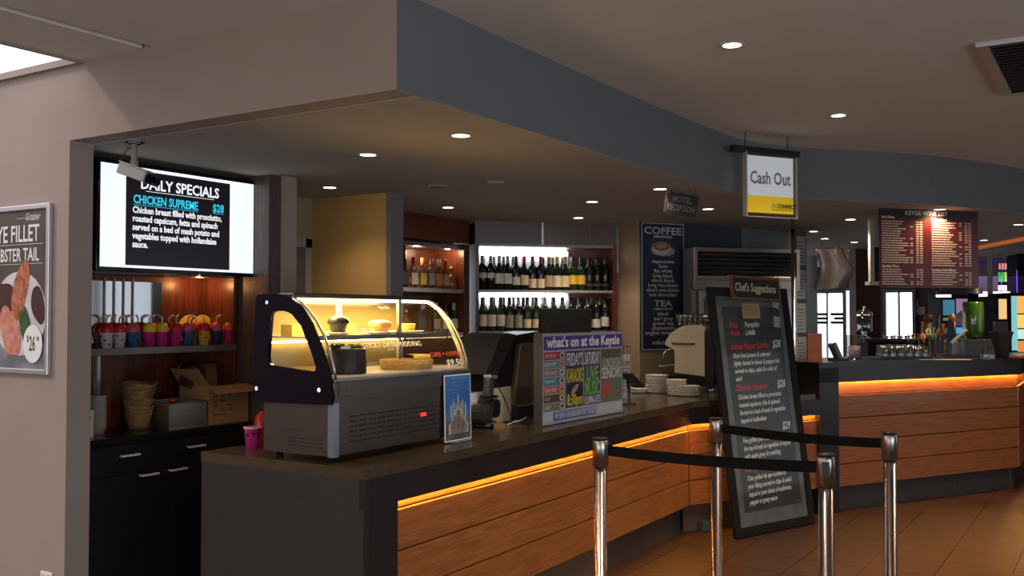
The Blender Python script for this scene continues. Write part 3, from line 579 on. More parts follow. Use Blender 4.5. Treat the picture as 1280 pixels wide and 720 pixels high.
CHO = mat('dark_chocolate', (0.010, 0.006, 0.005), 0.5, noise=0.4, nscale=40, bump=0.5); YCA = mat('yellow_cake', (0.80, 0.50, 0.06), 0.6, noise=0.2, nscale=30); CRU = mat('pastry', (0.60, 0.33, 0.09), 0.7, noise=0.3, nscale=40, bump=0.3)
t2 = thing('chocolate_cake', 'tall dark chocolate cake with shaved top on the deck of the cake cabinet', 'cake', cw(0.20, 0.11, 0.367))
b = new(); lathe(b, [(0, 0), (0.088, 0), (0.090, 0.006), (0.089, 0.105), (0.084, 0.112), (0, 0.112)], 40); obj('cake', b, CHO, t2)
b = new(); rr = random.Random(5)
for k in range(60):
    a_, r_ = rr.uniform(0, 6.28), 0.078 * math.sqrt(rr.random()); M = Matrix.Translation((r_ * math.cos(a_), r_ * math.sin(a_), 0.115 + rr.uniform(0, 0.008))) @ Matrix.Rotation(rr.uniform(0, 3), 4, (rr.random(), rr.random(), rr.random() + 0.1)); bx(b, -0.013, 0.013, -0.004, 0.004, -0.002, 0.002, M)
obj('chocolate_shavings', b, CHO, t2, kind='stuff')
b = new()
for a_ in (4.2, 5.4): bx(b, -0.02, 0.02, -0.006, 0.006, 0.112, 0.122, Matrix.Rotation(a_ + PI / 2, 4, 'Z') @ Matrix.Translation((0, -0.076, 0)))
obj('white_piping', b, CERAMIC, t2)
plate(0.20, 0.11, 0.366 - 0.0005, 0.085, 'plate under the tall dark chocolate cake')
t2 = thing('yellow_cheesecake', 'large yellow cheesecake on the right side of the cabinet deck, part of it cut away', 'cake', cw(0.66, 0.135, 0.367))
b = new(); lathe(b, [(0, 0), (0.125, 0), (0.130, 0.042), (0.126, 0.046), (0, 0.046)], 48); obj('crust', b, CRU, t2)
b = new(); lathe(b, [(0, 0.0465), (0.118, 0.0465), (0.114, 0.068), (0, 0.070)], 30, a0=-0.6, a1=1.9); obj('filling', b, YCA, t2)
b = new(); lathe(b, [(0, 0), (0.05, 0), (0.055, 0.05), (0, 0.055)], 28); tag(obj('yellow_cake', b, YCA, loc=cw(0.40, 0.32, 0.367)), 'small yellow cake at the back of the deck behind the chocolate cake', 'cake')
t2 = thing('chocolate_muffin', 'dark chocolate muffin with crumbly top on the upper cabinet shelf', 'muffin', cw(0.27, 0.22, 0.546))
b = new(); lathe(b, [(0, 0), (0.032, 0), (0.042, 0.036), (0.050, 0.045), (0.046, 0.062), (0.028, 0.074), (0, 0.078)], 24); obj('muffin', b, CHO, t2)
b = new()
for k in range(30):
    a_, r_ = rr.uniform(0, 6.28), 0.044 * math.sqrt(rr.random()); bx(b, -0.006, 0.006, -0.005, 0.005, -0.004, 0.004, Matrix.Translation((r_ * math.cos(a_), r_ * math.sin(a_), 0.078 - r_ * 0.55)) @ Matrix.Rotation(rr.uniform(0, 3), 4, (1, rr.random(), 1)))
obj('crumbs', b, CHO, t2, kind='stuff'); plate(0.27, 0.22, 0.533, 0.06, 'plate under the dark chocolate muffin on the upper shelf')
b = new(); lathe(b, [(0, 0), (0.042, 0), (0.058, 0.032), (0.060, 0.036), (0.045, 0.050), (0.02, 0.056), (0, 0.056)], 30); tag(obj('pie', b, CRU, loc=cw(0.56, 0.22, 0.546)), 'round brown pie in the middle of the upper cabinet shelf', 'pie'); plate(0.56, 0.22, 0.533, 0.082, 'plate under the round brown pie')
b = new(); lathe(b, [(0, 0), (0.040, 0), (0.047, 0.034), (0.043, 0.037), (0, 0.036)], 30); tag(obj('tart', b, YCA, loc=cw(0.765, 0.22, 0.546)), 'small yellow tart at the right of the upper cabinet shelf', 'tart'); plate(0.765, 0.22, 0.533, 0.09, 'plate under the small yellow tart')
for k, (x, w_) in enumerate(((0.10, 0.07), (0.42, 0.09))):
    b = new(); prism(b, [(0, 0), (w_, 0.02), (w_, -0.05), (0, -0.05)], 0, 0.05); tag(obj('cake_slice', b, YCA, loc=cw(x, 0.36, 0.534)), 'yellow cake slice at the back of the upper shelf, %s' % ('leftmost' if k == 0 else 'behind the muffin and pie'), 'cake')

# travel card leaning on the cabinet front
t = thing('travel_card', 'blue card with a picture of an ornate white building leaning on the cake cabinet', 'card', (-2.79, 3.075 + 0.765, H1 + 0.008), 0, rot=(-0.02, 0, PI / 2))
card('board', 0, 0.225, 0, 0.325, 0, WHITE, t, 0.003)
card('sky_print', 0.006, 0.219, 0.105, 0.319, -0.0008, mat('card_blue', (0.02, 0.11, 0.36), 0.4, noise=0.4, nscale=8, col2=(0.06, 0.2, 0.45)), t, 0.0006)
card('ground_print', 0.006, 0.219, 0.006, 0.105, -0.0008, mat('card_ground', (0.13, 0.14, 0.17), 0.4, noise=0.6, nscale=14), t, 0.0006)
b = new(); SP = flat('card_building', (0.42, 0.36, 0.30))
for (x, w_, h) in ((0.030, 0.165, 0.085), (0.050, 0.130, 0.115), (0.078, 0.070, 0.150), (0.048, 0.012, 0.165), (0.070, 0.010, 0.185), (0.092, 0.008, 0.170), (0.108, 0.010, 0.215), (0.128, 0.008, 0.170), (0.146, 0.010, 0.185), (0.170, 0.012, 0.165)):
    prism(b, [(x, 0.035), (x + w_, 0.035), (x + w_, h), (x + w_ / 2, h + 0.018), (x, h)], -0.0018, -0.0010, 'xz')
obj('building_print', b, SP, t)
b = new()
for (x, z, w_, h) in ((0.103, 0.06, 0.020, 0.05), (0.065, 0.06, 0.012, 0.035), (0.150, 0.06, 0.012, 0.035), (0.100, 0.125, 0.026, 0.018)): prism(b, [(x, z), (x + w_, z), (x + w_, z + h), (x + w_ / 2, z + h + 0.008), (x, z + h)], -0.0024, -0.0019, 'xz')
obj('window_print', b, flat('card_window', (0.12, 0.11, 0.12)), t, kind='stuff')
b = new()
for k in range(5): bx(b, 0.05, 0.20 - 0.012 * (k % 2), -0.0014, -0.0010, 0.295 - 0.017 * k, 0.298 - 0.017 * k)
obj('printed_lines', b, flat('card_line', (0.02, 0.06, 0.2)), t)
b = new(); bx(b, 0.02, 0.205, -0.03, 0.0, -0.008, -0.002); obj('holder_foot', b, ACRYL, t)

# ---------------------------------------------------------------- tills and counter clutter
m0 = on_x(673, 400, -3.50); t = thing('monitor', 'black monitor seen from behind, above the what\'s on sign', 'monitor', (-3.50, m0.y, H1), PI / 2)
b = new(); bx(b, 0, on_x(736, 400, -3.50).y - m0.y, 0.0, 0.03, 0.43, 0.675, Matrix.Rotation(0.05, 4, 'X')); obj('screen_back', b, BLACKM, t, bevel=0.006)
b = new(); bx(b, 0.09, 0.28, -0.03, 0.0, 0.46, 0.57); obj('rear_housing', b, BLACK, t, bevel=0.008)
b = new(); bx(b, 0.16, 0.21, -0.01, 0.02, 0.01, 0.50); bx(b, 0.06, 0.31, -0.08, 0.12, 0, 0.014); obj('stand', b, BLACK, t, bevel=0.004)
b = new(); bx(b, 0.15, 0.22, -0.032, -0.03, 0.49, 0.515); obj('port_cover', b, VOID, t)
X0 = -3.15
def px(L, X=X0): return [(on_x(*p, X).y - on_x(625, 520, X).y, on_x(*p, X).z - H1) for p in L]
t = thing('till_terminal', 'black till terminal with tilted touch screen between the cake cabinet and the sign', 'till', (X0, on_x(625, 520, X0).y, H1), PI / 2)
b = new(); prism(b, px([(603, 468), (622, 420), (630, 416), (642, 418), (616, 474)]), -0.02, 0.24, 'xz'); obj('touch_screen', b, BLACKM, t, bevel=0.004)
b = new(); prism(b, px([(616, 470), (640, 420), (674, 414), (676, 440), (645, 505), (618, 490)]), 0.01, 0.20, 'xz'); obj('body', b, BLACK, t, bevel=0.004)
b = new(); prism(b, px([(646, 430), (676, 428), (676, 512), (638, 508)]), -0.03, 0.01, 'xz'); obj('rear_cover', b, mat('till_brown', (0.10, 0.085, 0.065), 0.3), t, bevel=0.003)
q = px([(636, 508), (676, 531)]); b = new(); bx(b, q[0][0], q[1][0] + 0.03, -0.06, 0.2, 0.0, q[0][1] + 0.01); obj('cash_drawer', b, BLACKM, t, bevel=0.004)
b = new(); bx(b, q[0][0], q[1][0] + 0.03, -0.064, -0.06, q[0][1], q[0][1] + 0.006); obj('drawer_trim', b, ALU, t)
p = on_z(612, 527, H1)
for k, (dx, dy, w_, h_, mm, lb) in enumerate(((585, 608, 0.16, 0.19, WHITE, 'white menu card standing behind the payment terminal, nearest the cake cabinet'), (614, 641, 0.17, 0.20, flat('cream_board', (0.72, 0.66, 0.42)), 'cream menu card standing behind the payment terminal, nearest the till'))):
    XC = -3.10; y0_, y1_ = on_x(dx, 520, XC).y, on_x(dy, 520, XC).y; w_ = y1_ - y0_; t = thing('menu_card', lb, 'card', (XC, y0_, H1), PI / 2 - 0.05 + 0.1 * k)
    card('panel', 0, w_, 0, h_, 0, mm, t, 0.012)
p = on_z(606, 534, H1)
t = thing('payment_terminal', 'black card payment terminal with handset on the counter beside the travel card', 'payment terminal', (p.x - 0.0, p.y, H1), PI / 2); t.scale = (1.3, 1.3, 1.3)
b = new(); lathe(b, [(0, 0), (0.055, 0), (0.06, 0.015), (0.04, 0.03), (0, 0.03)], 24); obj('base', b, BLACK, t)
b = new(); bx(b, -0.075, 0.01, -0.05, 0.05, 0.028, 0.105, Matrix.Rotation(-0.12, 4, 'Y')); obj('card_reader', b, mat('terminal_brown', (0.035, 0.028, 0.022), 0.3), t, bevel=0.022)
b = new(); bx(b, 0.0, 0.085, -0.03, 0.06, 0.04, 0.125, Matrix.Rotation(0.1, 4, 'Y')); obj('printer_housing', b, BLACK, t, bevel=0.02)
b = new(); bx(b, -0.02, 0.03, -0.02, 0.015, 0.11, 0.215, Matrix.Rotation(0.12, 4, 'Y')); obj('handset', b, CHAR, t, bevel=0.012)
b = new(); bx(b, -0.015, 0.045, -0.022, 0.017, 0.21, 0.225, Matrix.Rotation(0.12, 4, 'Y')); obj('handset_cap', b, ALU, t, bevel=0.005)
b = new(); bx(b, -0.02, 0.05, -0.035, 0.02, 0.125, 0.138, Matrix.Rotation(0.05, 4, 'Y')); obj('cradle_lip', b, BLACK, t, bevel=0.005)
b = new(); tube(b, [(0.03, -0.02, 0.21), (0.06, -0.03, 0.17), (0.10, -0.04, 0.11), (0.14, -0.04, 0.05), (0.17, -0.03, 0.01)], 0.0025, 6); obj('cord', b, BLACK, t)
b = new(); bx(b, -0.02, 0.03, -0.075, -0.03, 0.0, 0.028); tag(obj('receipt_pad', b, flat('brown_pad', (0.30, 0.18, 0.09)), loc=(p.x + 0.055, p.y - 0.02, H1), rot=(0, 0, PI / 2)), 'small brown receipt pad in front of the payment terminal', 'pad')
b = new(); tube(b, [(-0.05, 0, 0.006), (0.02, 0.02, 0.006), (0.09, -0.01, 0.02), (0.16, 0.0, 0.03), (0.10, 0.02, 0.008), (0.16, 0.05, 0.006), (0.10, 0.06, 0.006)], 0.0035, 8)
p = on_z(640, 531, H1); tag(obj('white_cable', b, WHITE, loc=(p.x, p.y, H1), rot=(0, 0, PI / 2)), 'loose white cable lying on the counter left of the sign', 'cable')
b = new(); tube(b, [(-0.12, 0.03, 0.005), (-0.03, 0.0, 0.006), (0.05, 0.02, 0.010), (0.12, 0.0, 0.006), (0.16, 0.04, 0.005)], 0.0045, 8)
tag(obj('black_cable', b, BLACK, loc=(p.x - 0.03, p.y - 0.05, H1), rot=(0, 0, PI / 2)), 'loose black cable between the payment terminal and the till', 'cable')

# what's on sign
sa = Vector((-2.763, 4.72)); sb = Vector((-2.74, 5.715)); L_ = (sb - sa).length
t = thing('events_sign', 'clear stand with colourful what\'s on poster at the front of the service counter', 'sign', (sa.x, sa.y, H1), ang(sa, sb)); HS = 0.525
b = new(); bx(b, 0, L_, -0.004, 0.0, 0.0, HS); obj('acrylic_front', b, ACRYL, t)
b = new(); bx(b, 0, L_, 0.006, 0.010, 0.0, HS); bx(b, 0, L_, 0.0, 0.09, 0.0, 0.004); bx(b, -0.006, 0.0, -0.004, 0.05, 0, HS); obj('stand', b, CHAR, t)
b = new(); prism(b, [(0.01, 0), (0.11, 0), (0.01, 0.16)], L_ - 0.004, L_, 'yz'); obj('side_gusset', b, ACRYL, t)
def pm(n, c): return flat('print_' + n, c, rough=0.5)
card('sheet', 0.004, L_ - 0.004, 0.006, HS - 0.004, 0.001, pm('lilac', (0.42, 0.40, 0.42)), t, 0.004)
y = 0.0002
card('banner', 0.02, L_ - 0.012, 0.425, 0.505, y, pm('purple', (0.10, 0.06, 0.30)), t, 0.0008)
text("what's on at the Keysie", 0.083, pm('white', (0.72, 0.70, 0.72)), t, 0.055, -0.0008, 0.442, bold=0.0022, fit=0.89)
cols = [((0.38, 0.05, 0.07), 'LUNCHES $10'), ((0.20, 0.24, 0.22), 'PASTA NIGHT'), ((0.24, 0.20, 0.22), 'STEAK NIGHT'), ((0.06, 0.24, 0.28), 'PARMI NIGHT'), ((0.45, 0.16, 0.09), 'CURRY NIGHT'), ((0.10, 0.07, 0.04), 'ROAST'), ((0.20, 0.23, 0.14), 'FAMILY')]
for k, (cc, s) in enumerate(cols):
    z1 = 0.415 - k * 0.0485
    card('event_strip', 0.02, 0.255, z1 - 0.044, z1, y, pm('strip%d' % k, cc), t, 0.0008)
    text(s, 0.028, pm('pale%d' % k, tuple(min(0.6, c + 0.22) for c in cc)), t, 0.03, -0.0006, z1 - 0.031, bold=0.0008, sx=0.72)
    blob('dish_print', 0.222, z1 - 0.022, 0.028, 0.019, y - 0.0002, pm('dish%d' % (k % 3), ((0.5, 0.42, 0.36), (0.42, 0.30, 0.2), (0.55, 0.5, 0.45))[k % 3]), t); blob('food_print', 0.222, z1 - 0.022, 0.017, 0.011, y - 0.0009, pm('food%d' % (k % 3), ((0.15, 0.03, 0.02), (0.35, 0.08, 0.03), (0.2, 0.1, 0.03))[k % 3]), t)
card('panel_print', 0.265, 0.475, 0.085, 0.415, y, pm('dark1', (0.055, 0.05, 0.09)), t, 0.0008)
text("FRIDAY'S", 0.105, pm('silver', (0.55, 0.55, 0.58)), t, 0.37, -0.001, 0.330, bold=0.0015, fit=0.19, align='CENTER')
text('KARAOKE', 0.115, pm('yellow', (0.55, 0.47, 0.03)), t, 0.37, -0.001, 0.232, bold=0.0015, fit=0.195, align='CENTER')
blob('record_print', 0.37, 0.18, 0.095, 0.05, y - 0.0001, pm('black', (0.015, 0.012, 0.015)), t, label=None); blob('singer_print', 0.37, 0.19, 0.05, 0.018, y - 0.0010, pm('singer', (0.32, 0.20, 0.24)), t, 0.5)
text('8:30pm', 0.095, pm('yellow', (0.6, 0.5, 0.03)), t, 0.37, -0.001, 0.098, bold=0.0015, fit=0.18, align='CENTER')
card('panel_print', 0.485, 0.685, 0.085, 0.415, y, pm('dark2', (0.09, 0.07, 0.13)), t, 0.0008)
text('SATURDAY', 0.105, pm('silver', (0.5, 0.5, 0.55)), t, 0.585, -0.001, 0.330, bold=0.0015, fit=0.185, align='CENTER')
text('LIVE', 0.12, pm('green', (0.16, 0.42, 0.06)), t, 0.585, -0.001, 0.232, bold=0.003, fit=0.15, align='CENTER'); text('MUSIC', 0.12, pm('green', (0.16, 0.42, 0.06)), t, 0.585, -0.001, 0.143, bold=0.003, fit=0.185, align='CENTER')
text('8.30PM-LATE', 0.062, pm('silver', (0.55, 0.55, 0.58)), t, 0.585, -0.001, 0.092, bold=0.001, fit=0.185, align='CENTER')
card('panel_print', 0.695, L_ - 0.012, 0.085, 0.415, y, pm('olive', (0.17, 0.19, 0.12)), t, 0.0008)
text('MONDAY', 0.075, pm('dkolive', (0.06, 0.09, 0.05)), t, 0.838, -0.001, 0.358, bold=0.001, fit=0.24, align='CENTER'); text('LUNCHEON', 0.080, pm('paleolive', (0.42, 0.44, 0.36)), t, 0.838, -0.001, 0.300, bold=0.001, fit=0.24, align='CENTER')
text('SENIORS', 0.095, pm('silver', (0.5, 0.5, 0.5)), t, 0.838, -0.001, 0.232, bold=0.0015, fit=0.27, align='CENTER'); text('$10', 0.13, pm('red', (0.55, 0.05, 0.07)), t, 0.765, -0.001, 0.125, bold=0.003, fit=0.13, align='CENTER')
card('footer', 0.02, L_ - 0.012, 0.018, 0.078, y, pm('footer', (0.50, 0.49, 0.52)), t, 0.0006)
card('footer_band', 0.125, 0.63, 0.022, 0.072, y - 0.0006, pm('blue', (0.07, 0.10, 0.34)), t, 0.0006)
text('WE HAVE A PLAYGROUND FOR THE KIDS', 0.050, pm('silver', (0.6, 0.6, 0.65)), t, 0.378, -0.0016, 0.032, bold=0.0008, fit=0.48, align='CENTER')
blob('emblem_print', 0.93, 0.050, 0.022, 0.022, y - 0.0006, pm('pale', (0.6, 0.62, 0.64)), t); text('K', 0.032, pm('teal', (0.05, 0.2, 0.22)), t, 0.93, -0.0016, 0.038, align='CENTER')

# wire rack of leaflets and a second card terminal to the right of the sign
p = on_z(790, 500, H1)
t = thing('leaflet_rack', 'small black wire rack holding white leaflets right of the what\'s on sign', 'rack', (p.x - 0.10, p.y - 0.04, H1), PI / 2 - 0.5)
b = new()
for k in range(5): rod(b, (0.0 + k * 0.03, 0, 0.0), (0.0 + k * 0.03, 0, 0.40), 0.0025, 6)
for z in (0.06, 0.16, 0.27, 0.39): rod(b, (0, 0, z), (0.12, 0, z), 0.0025, 6); rod(b, (0.12, 0, z), (0.12, 0.10, z), 0.0025, 6); rod(b, (0, 0, z), (0, 0.1, z), 0.0025, 6)
rod(b, (0.12, 0.1, 0), (0.12, 0.1, 0.4), 0.003, 6); rod(b, (0, 0.1, 0), (0, 0.1, 0.4), 0.003, 6); obj('wire_frame', b, BLACK, t)
b = new(); bx(b, 0.02, 0.14, 0.02, 0.05, 0.004, 0.33); obj('leaflets', b, flat('leaflet_white', (0.6, 0.58, 0.55)), t)
b = new()
for k in range(9): bx(b, 0.035, 0.125, 0.0185, 0.02, 0.07 + 0.026 * k, 0.075 + 0.026 * k)
obj('printed_lines', b, CHAR, t)
p = on_z(786, 506, H1)
t = thing('keypad_stand', 'black card keypad tilted on a slim stand beside the plates', 'payment terminal', (p.x, p.y, H1), PI / 2)
b = new(); cyl(b, 0.05, 0, 0.012, seg=24); rod(b, (0, 0, 0.01), (-0.01, 0, 0.17), 0.013, 12); obj('stand', b, BLACK, t)
b = new(); bx(b, -0.13, 0.10, -0.045, 0.045, 0.165, 0.19, Matrix.Rotation(0.45, 4, 'Y')); obj('keypad', b, BLACK, t, bevel=0.008)
b = new(); bx(b, -0.11, 0.0, -0.035, 0.035, 0.1905, 0.192, Matrix.Rotation(0.45, 4, 'Y')); obj('keys', b, CHAR, t)

# stacked plates: every plate its own thing
def pl(r, h=0.011):
    b = new(); lathe(b, [(0, 0), (r * 0.6, 0), (r * 0.72, h * 0.35), (r, h), (r, h + 0.0045), (r * 0.97, h + 0.0045), (r * 0.70, h * 0.6), (0, h * 0.55)], 36); me = bpy.data.meshes.new('plate'); b.normal_update(); b.to_mesh(me); b.free(); me.materials.append(CERAMIC); return me
big, mid, sml = pl(0.092), pl(0.078), pl(0.080, 0.009)
for (x, y_, me, n, dz, nm) in ((797, 489, mid, 3, 0.012, 'the small stack behind the keypad'), (821, 491, big, 10, 0.0145, 'the tallest plate stack'), (846, 494, mid, 9, 0.0135, 'the stack beside the tallest one'), (860, 495, big, 6, 0.013, 'the stack nearest the coffee machine')):
    p = on_z(x, y_, H1) if x != 797 else on_z(797, 491, H1)
    for k in range(n):
        o = obj('plate', me, None, loc=(p.x, p.y, H1 + k * dz), rot=(0, 0, k))
        tag(o, ('topmost white plate of ' if k == n - 1 else 'white plate, %s from the bottom of ' % ORD[k]) + nm, 'plate', 'stacked white plates')
# coffee machine
q0 = on_y(880, 470, 7.5)
t = thing('coffee_machine', 'silver-sided espresso machine with a rounded nose at the far end of the counter', 'coffee machine', (q0.x, 7.5, H1))
def pz(L): return [(on_y(*p_, 7.5).x - q0.x, on_y(*p_, 7.5).z - H1) for p_ in L]
out = pz([(881, 471), (881, 409), (877, 407), (868, 406), (856, 407), (846, 411), (837, 418), (832, 426), (831, 431), (838, 435), (843, 438), (843, 466)])
SIDE = mat('machine_side', (0.62, 0.56, 0.44), 0.35, 0.35)
b = new(); prism(b, out, 0, 0.02, 'xz'); obj('side_panel', b, SIDE, t, bevel=0.004, label='silver side panel')
b = new(); prism(b, [(x, z) for x, z in out], 0.38, 0.40, 'xz'); obj('side_panel', b, SIDE, t, bevel=0.004, label='silver side panel')
b = new(); prism(b, [(x * 0.93 - 0.004, 0.14 + (z - 0.14) * 0.95) for x, z in out], 0.02, 0.38, 'xz'); obj('body', b, STEELD, t)
q = pz([(839, 428), (870, 429), (868, 431), (841, 431)]); b = new(); prism(b, q, -0.004, 0, 'xz'); obj('crease', b, CHROME, t)
b = new(); bx(b, -0.24, 0.06, 0.01, 0.39, 0.05, 0.135); bx(b, 0.002, 0.075, 0.0, 0.40, 0.05, 0.50); bx(b, -0.42, -0.24, 0.02, 0.38, 0.09, 0.13); obj('base', b, BLACK, t, bevel=0.004)
for (x, yy) in ((-0.2, 0.05), (0.04, 0.05), (-0.2, 0.35), (0.04, 0.35)): b = new(); lathe(b, [(0, 0), (0.03, 0), (0.022, 0.03), (0.012, 0.05), (0, 0.05)], 16, (x, yy, 0)); obj('foot', b, CHROME, t)
q = pz([(840, 437), (835, 437), (831, 441), (826, 455)]); b = new(); tube(b, [(x, -0.01, z) for x, z in q], 0.006, 8); obj('steam_wand', b, CHROME, t)
q = pz([(832, 470), (843, 470)]); 
for k in range(3): b = new(); rod(b, (-0.29, 0.08 + 0.12 * k, 0.22), (-0.42, 0.08 + 0.12 * k, 0.20), 0.012, 10); obj('portafilter', b, BLACK, t)
cupme = None
def tumbler(me, x, y_, z, label, group):
    return tag(obj('glass', me, None, loc=(x, y_, z)), label, 'glass', group)
def mkglass(r, h):
    b = new(); lathe(b, [(0, 0), (r * 0.8, 0), (r, h), (r * 0.93, h), (r * 0.74, 0.008), (0, 0.008)], 18); me = bpy.data.meshes.new('glass'); b.to_mesh(me); b.free(); me.materials.append(TUMBLER); return me
lat = mkglass(0.033, 0.105)
ztop = H1 + max(z for x, z in out) * 0.95 + 0.012
for r_ in range(3):
    for k in range(6):
        tumbler(lat, q0.x - 0.23 + 0.045 * k + 0.0, 7.56 + 0.08 * r_, ztop, 'coffee glass on the espresso machine, %s row, %s from left' % (('front', 'middle', 'back')[r_], ORD[k]), 'coffee glasses on the espresso machine')

# ---------------------------------------------------------------- back bar: spirits cabinet and wine cabinet
t = thing('spirits_cabinet', 'red wood spirits cabinet with mirrored back left of the wine cabinet', 'cabinet', (-4.80, 5.60, 0), PI / 2)
LN = 1.36
b = new(); bx(b, 0, LN, 0.30, 0.32, 0, HL); obj('back_panel', b, REDWOOD, t)
b = new(); bx(b, 0.0, 0.80, 0.292, 0.299, 1.48, 2.14); obj('mirror', b, MIRROR, t)
b = new(); bx(b, 0, LN, 0.0, 0.02, 2.195, HL); obj('top_panel', b, REDWOOD, t)
b = new(); bx(b, 0.345, 0.36, -0.004, 0.0, 2.195, HL); obj('panel_trim', b, ALU, t)
b = new(); bx(b, LN - 0.10, LN, 0, 0.02, 1.43, 2.19); bx(b, LN - 0.10, LN - 0.08, 0.02, 0.30, 1.43, 2.19); obj('side_panel', b, REDWOOD, t)
b = new(); bx(b, 0, LN, 0.0, 0.02, 0, 1.40); obj('lower_panel', b, mat('oxblood_panel', (0.075, 0.018, 0.014), 0.4), t)
for z, s in ((1.80, 'shelf'), (1.435, 'shelf'), (2.17, 'top_rail')): b = new(); bx(b, 0, LN - 0.10, -0.005, 0.295, z - 0.032, z); obj(s, b, STEELD if z > 2 else mat('shelf_pale', (0.30, 0.27, 0.25), 0.35), t)
b = new(); bx(b, LN - 0.10, LN - 0.03, -0.012, 0.0, 1.40, 2.19); obj('post', b, DKWOOD, t)
WA = Vector((-4.74, 6.965)); WB = Vector((-3.845, 7.90)); wa = ang(WA, WB); WL = (WB - WA).length
t = thing('wine_cabinet', 'backlit wine cabinet with two shelves of bottles behind the tills', 'cabinet', (WA.x, WA.y, 0), wa)
b = new(); bx(b, 0, WL, 0.30, 0.32, 0, HL); obj('back_panel', b, REDWOOD, t)
WBK = mat('white_back', (0.75, 0.78, 0.80), 0.4)
for z0, z1 in ((1.47, 1.77), (1.84, 2.16)): b = new(); bx(b, 0.03, 0.93, 0.285, 0.299, z0, z1); obj('lit_back', b, WBK, t)
for x0, x1 in ((0.0, 0.595), (0.61, WL)): b = new(); bx(b, x0, x1, 0, 0.02, 2.20, HL); obj('top_door', b, mat('lit_veneer', (0.14, 0.095, 0.085), 0.35, noise=0.3, nscale=10, stretch=(6, 6, 0.6)), t)
b = new(); bx(b, 0.596, 0.609, -0.004, 0.0, 2.20, HL); obj('panel_trim', b, ALU, t)
b = new(); bx(b, 0, 0.03, -0.01, 0.3, 1.40, 2.20); obj('side_panel', b, DKWOOD, t)
b = new(); bx(b, WL - 0.04, WL, -0.01, 0.3, 1.40, 2.20); obj('side_panel', b, REDWOOD, t)
for z, s in ((1.80, 'shelf'), (1.44, 'shelf'), (2.20, 'top_rail')): b = new(); bx(b, 0.03, WL - 0.04, -0.008, 0.285, z - 0.022, z); obj(s, b, mat('shelf_pale', (0.30, 0.27, 0.25), 0.35), t)
b = new(); bx(b, 0, WL, 0.0, 0.02, 0, 1.40); obj('lower_panel', b, mat('oxblood_panel', (0.075, 0.018, 0.014), 0.4), t)
WT = mat('white_tube', (1, 1, 1), 0.5, emit=22, ecol=(0.93, 0.97, 1.0))
for z in (2.150, 1.752): b = new(); bx(b, 0.05, 0.90, 0.25, 0.275, z, z + 0.02); obj('light_tube', b, WT, t)
lamp('spirits_fill', 'POINT', (-4.90, 6.35, 2.10), 2.5, (1, 0.75, 0.5), shadow_soft_size=0.02)  # added fill to warm and brighten the bottle shelves, no fixture here
lamp('spirits_fill', 'POINT', (-4.88, 6.75, 2.12), 1.5, (1, 0.65, 0.4), shadow_soft_size=0.02)  # second added fill, nearer the wine cabinet
# bottles
def lat_mesh(name, prof, m, seg=16, a0=0, a1=2 * PI):
    b = new(); lathe(b, prof, seg, a0=a0, a1=a1); bmesh.ops.recalc_face_normals(b, faces=b.faces[:]); me = bpy.data.meshes.new(name); b.to_mesh(me); b.free(); me.materials.append(m); return me
GB = mat('bottle_black', (0.010, 0.012, 0.010), 0.08); GG = mat('bottle_green', (0.015, 0.035, 0.012), 0.08); GC = glass('bottle_clear', (0.72, 0.76, 0.74), 3.0, 0.05, 0.08); GA = mat('bottle_amber', (0.22, 0.07, 0.015), 0.1)
BORD = [(0, 0), (0.035, 0), (0.037, 0.004), (0.037, 0.185), (0.034, 0.205), (0.019, 0.228), (0.0145, 0.240), (0.0140, 0.285), (0.0155, 0.286), (0.0155, 0.298), (0, 0.298)]
BURG = [(0, 0), (0.038, 0), (0.040, 0.004), (0.040, 0.140), (0.036, 0.165), (0.022, 0.205), (0.0150, 0.235), (0.0140, 0.285), (0.0155, 0.286), (0.0155, 0.298), (0, 0.298)]
_bm = {}
def bottle(x, y_, z, rz, prof, gm, lm, cap, lz, label, group, cat='bottle', name='wine_bottle', s=1.0, lw=2.6):
    t = thing(name, label, cat, (x, y_, z), rz, group)
    k = (id(prof), gm.name)
    if k not in _bm: _bm[k] = lat_mesh('glass_body', prof, gm)
    R0 = max(r for r, _ in prof)
    obj('glass_body', _bm[k], None, t)
    if lm:
        k = ('l', lm.name, lz, R0, lw)
        if k not in _bm: _bm[k] = lat_mesh('label', [(R0 + 0.0008, lz[0]), (R0 + 0.0008, lz[1])], lm, 12, -PI / 2 - lw / 2, -PI / 2 + lw / 2)
        obj('label', _bm[k], None, t)
    if cap:
        k = ('c', cap.name, id(prof)); top_ = prof[-1][1]; rt = prof[-2][0]
        if k not in _bm: _bm[k] = lat_mesh('capsule', [(rt + 0.0006, top_ - 0.062), (rt + 0.0012, top_ - 0.0), (rt * 0.9, top_ + 0.001), (0, top_ + 0.001)], cap, 12)
        obj('capsule', _bm[k], None, t)
    if s != 1.0: t.scale = (s, s, s)
    return t
LW = flat('label_white', (0.62, 0.60, 0.55)); LC = flat('label_cream', (0.66, 0.55, 0.36)); LY = flat('label_yellow', (0.75, 0.47, 0.03)); LB = flat('label_brown', (0.42, 0.30, 0.20)); LG = flat('label_grey', (0.30, 0.30, 0.28)); LD = flat('label_dark', (0.06, 0.05, 0.05))
CR = flat('cap_red', (0.40, 0.02, 0.03), rough=0.35); CS = mat('cap_silver', (0.45, 0.43, 0.42), 0.35, 0.7); CD = flat('cap_dark', (0.03, 0.025, 0.025), rough=0.35); CT = flat('cap_tan', (0.45, 0.33, 0.20)); CY = flat('cap_yellow', (0.6, 0.42, 0.08))
def wl(u, v): return (WA.x + u * math.cos(wa) - v * math.sin(wa), WA.y + u * math.sin(wa) + v * math.cos(wa))
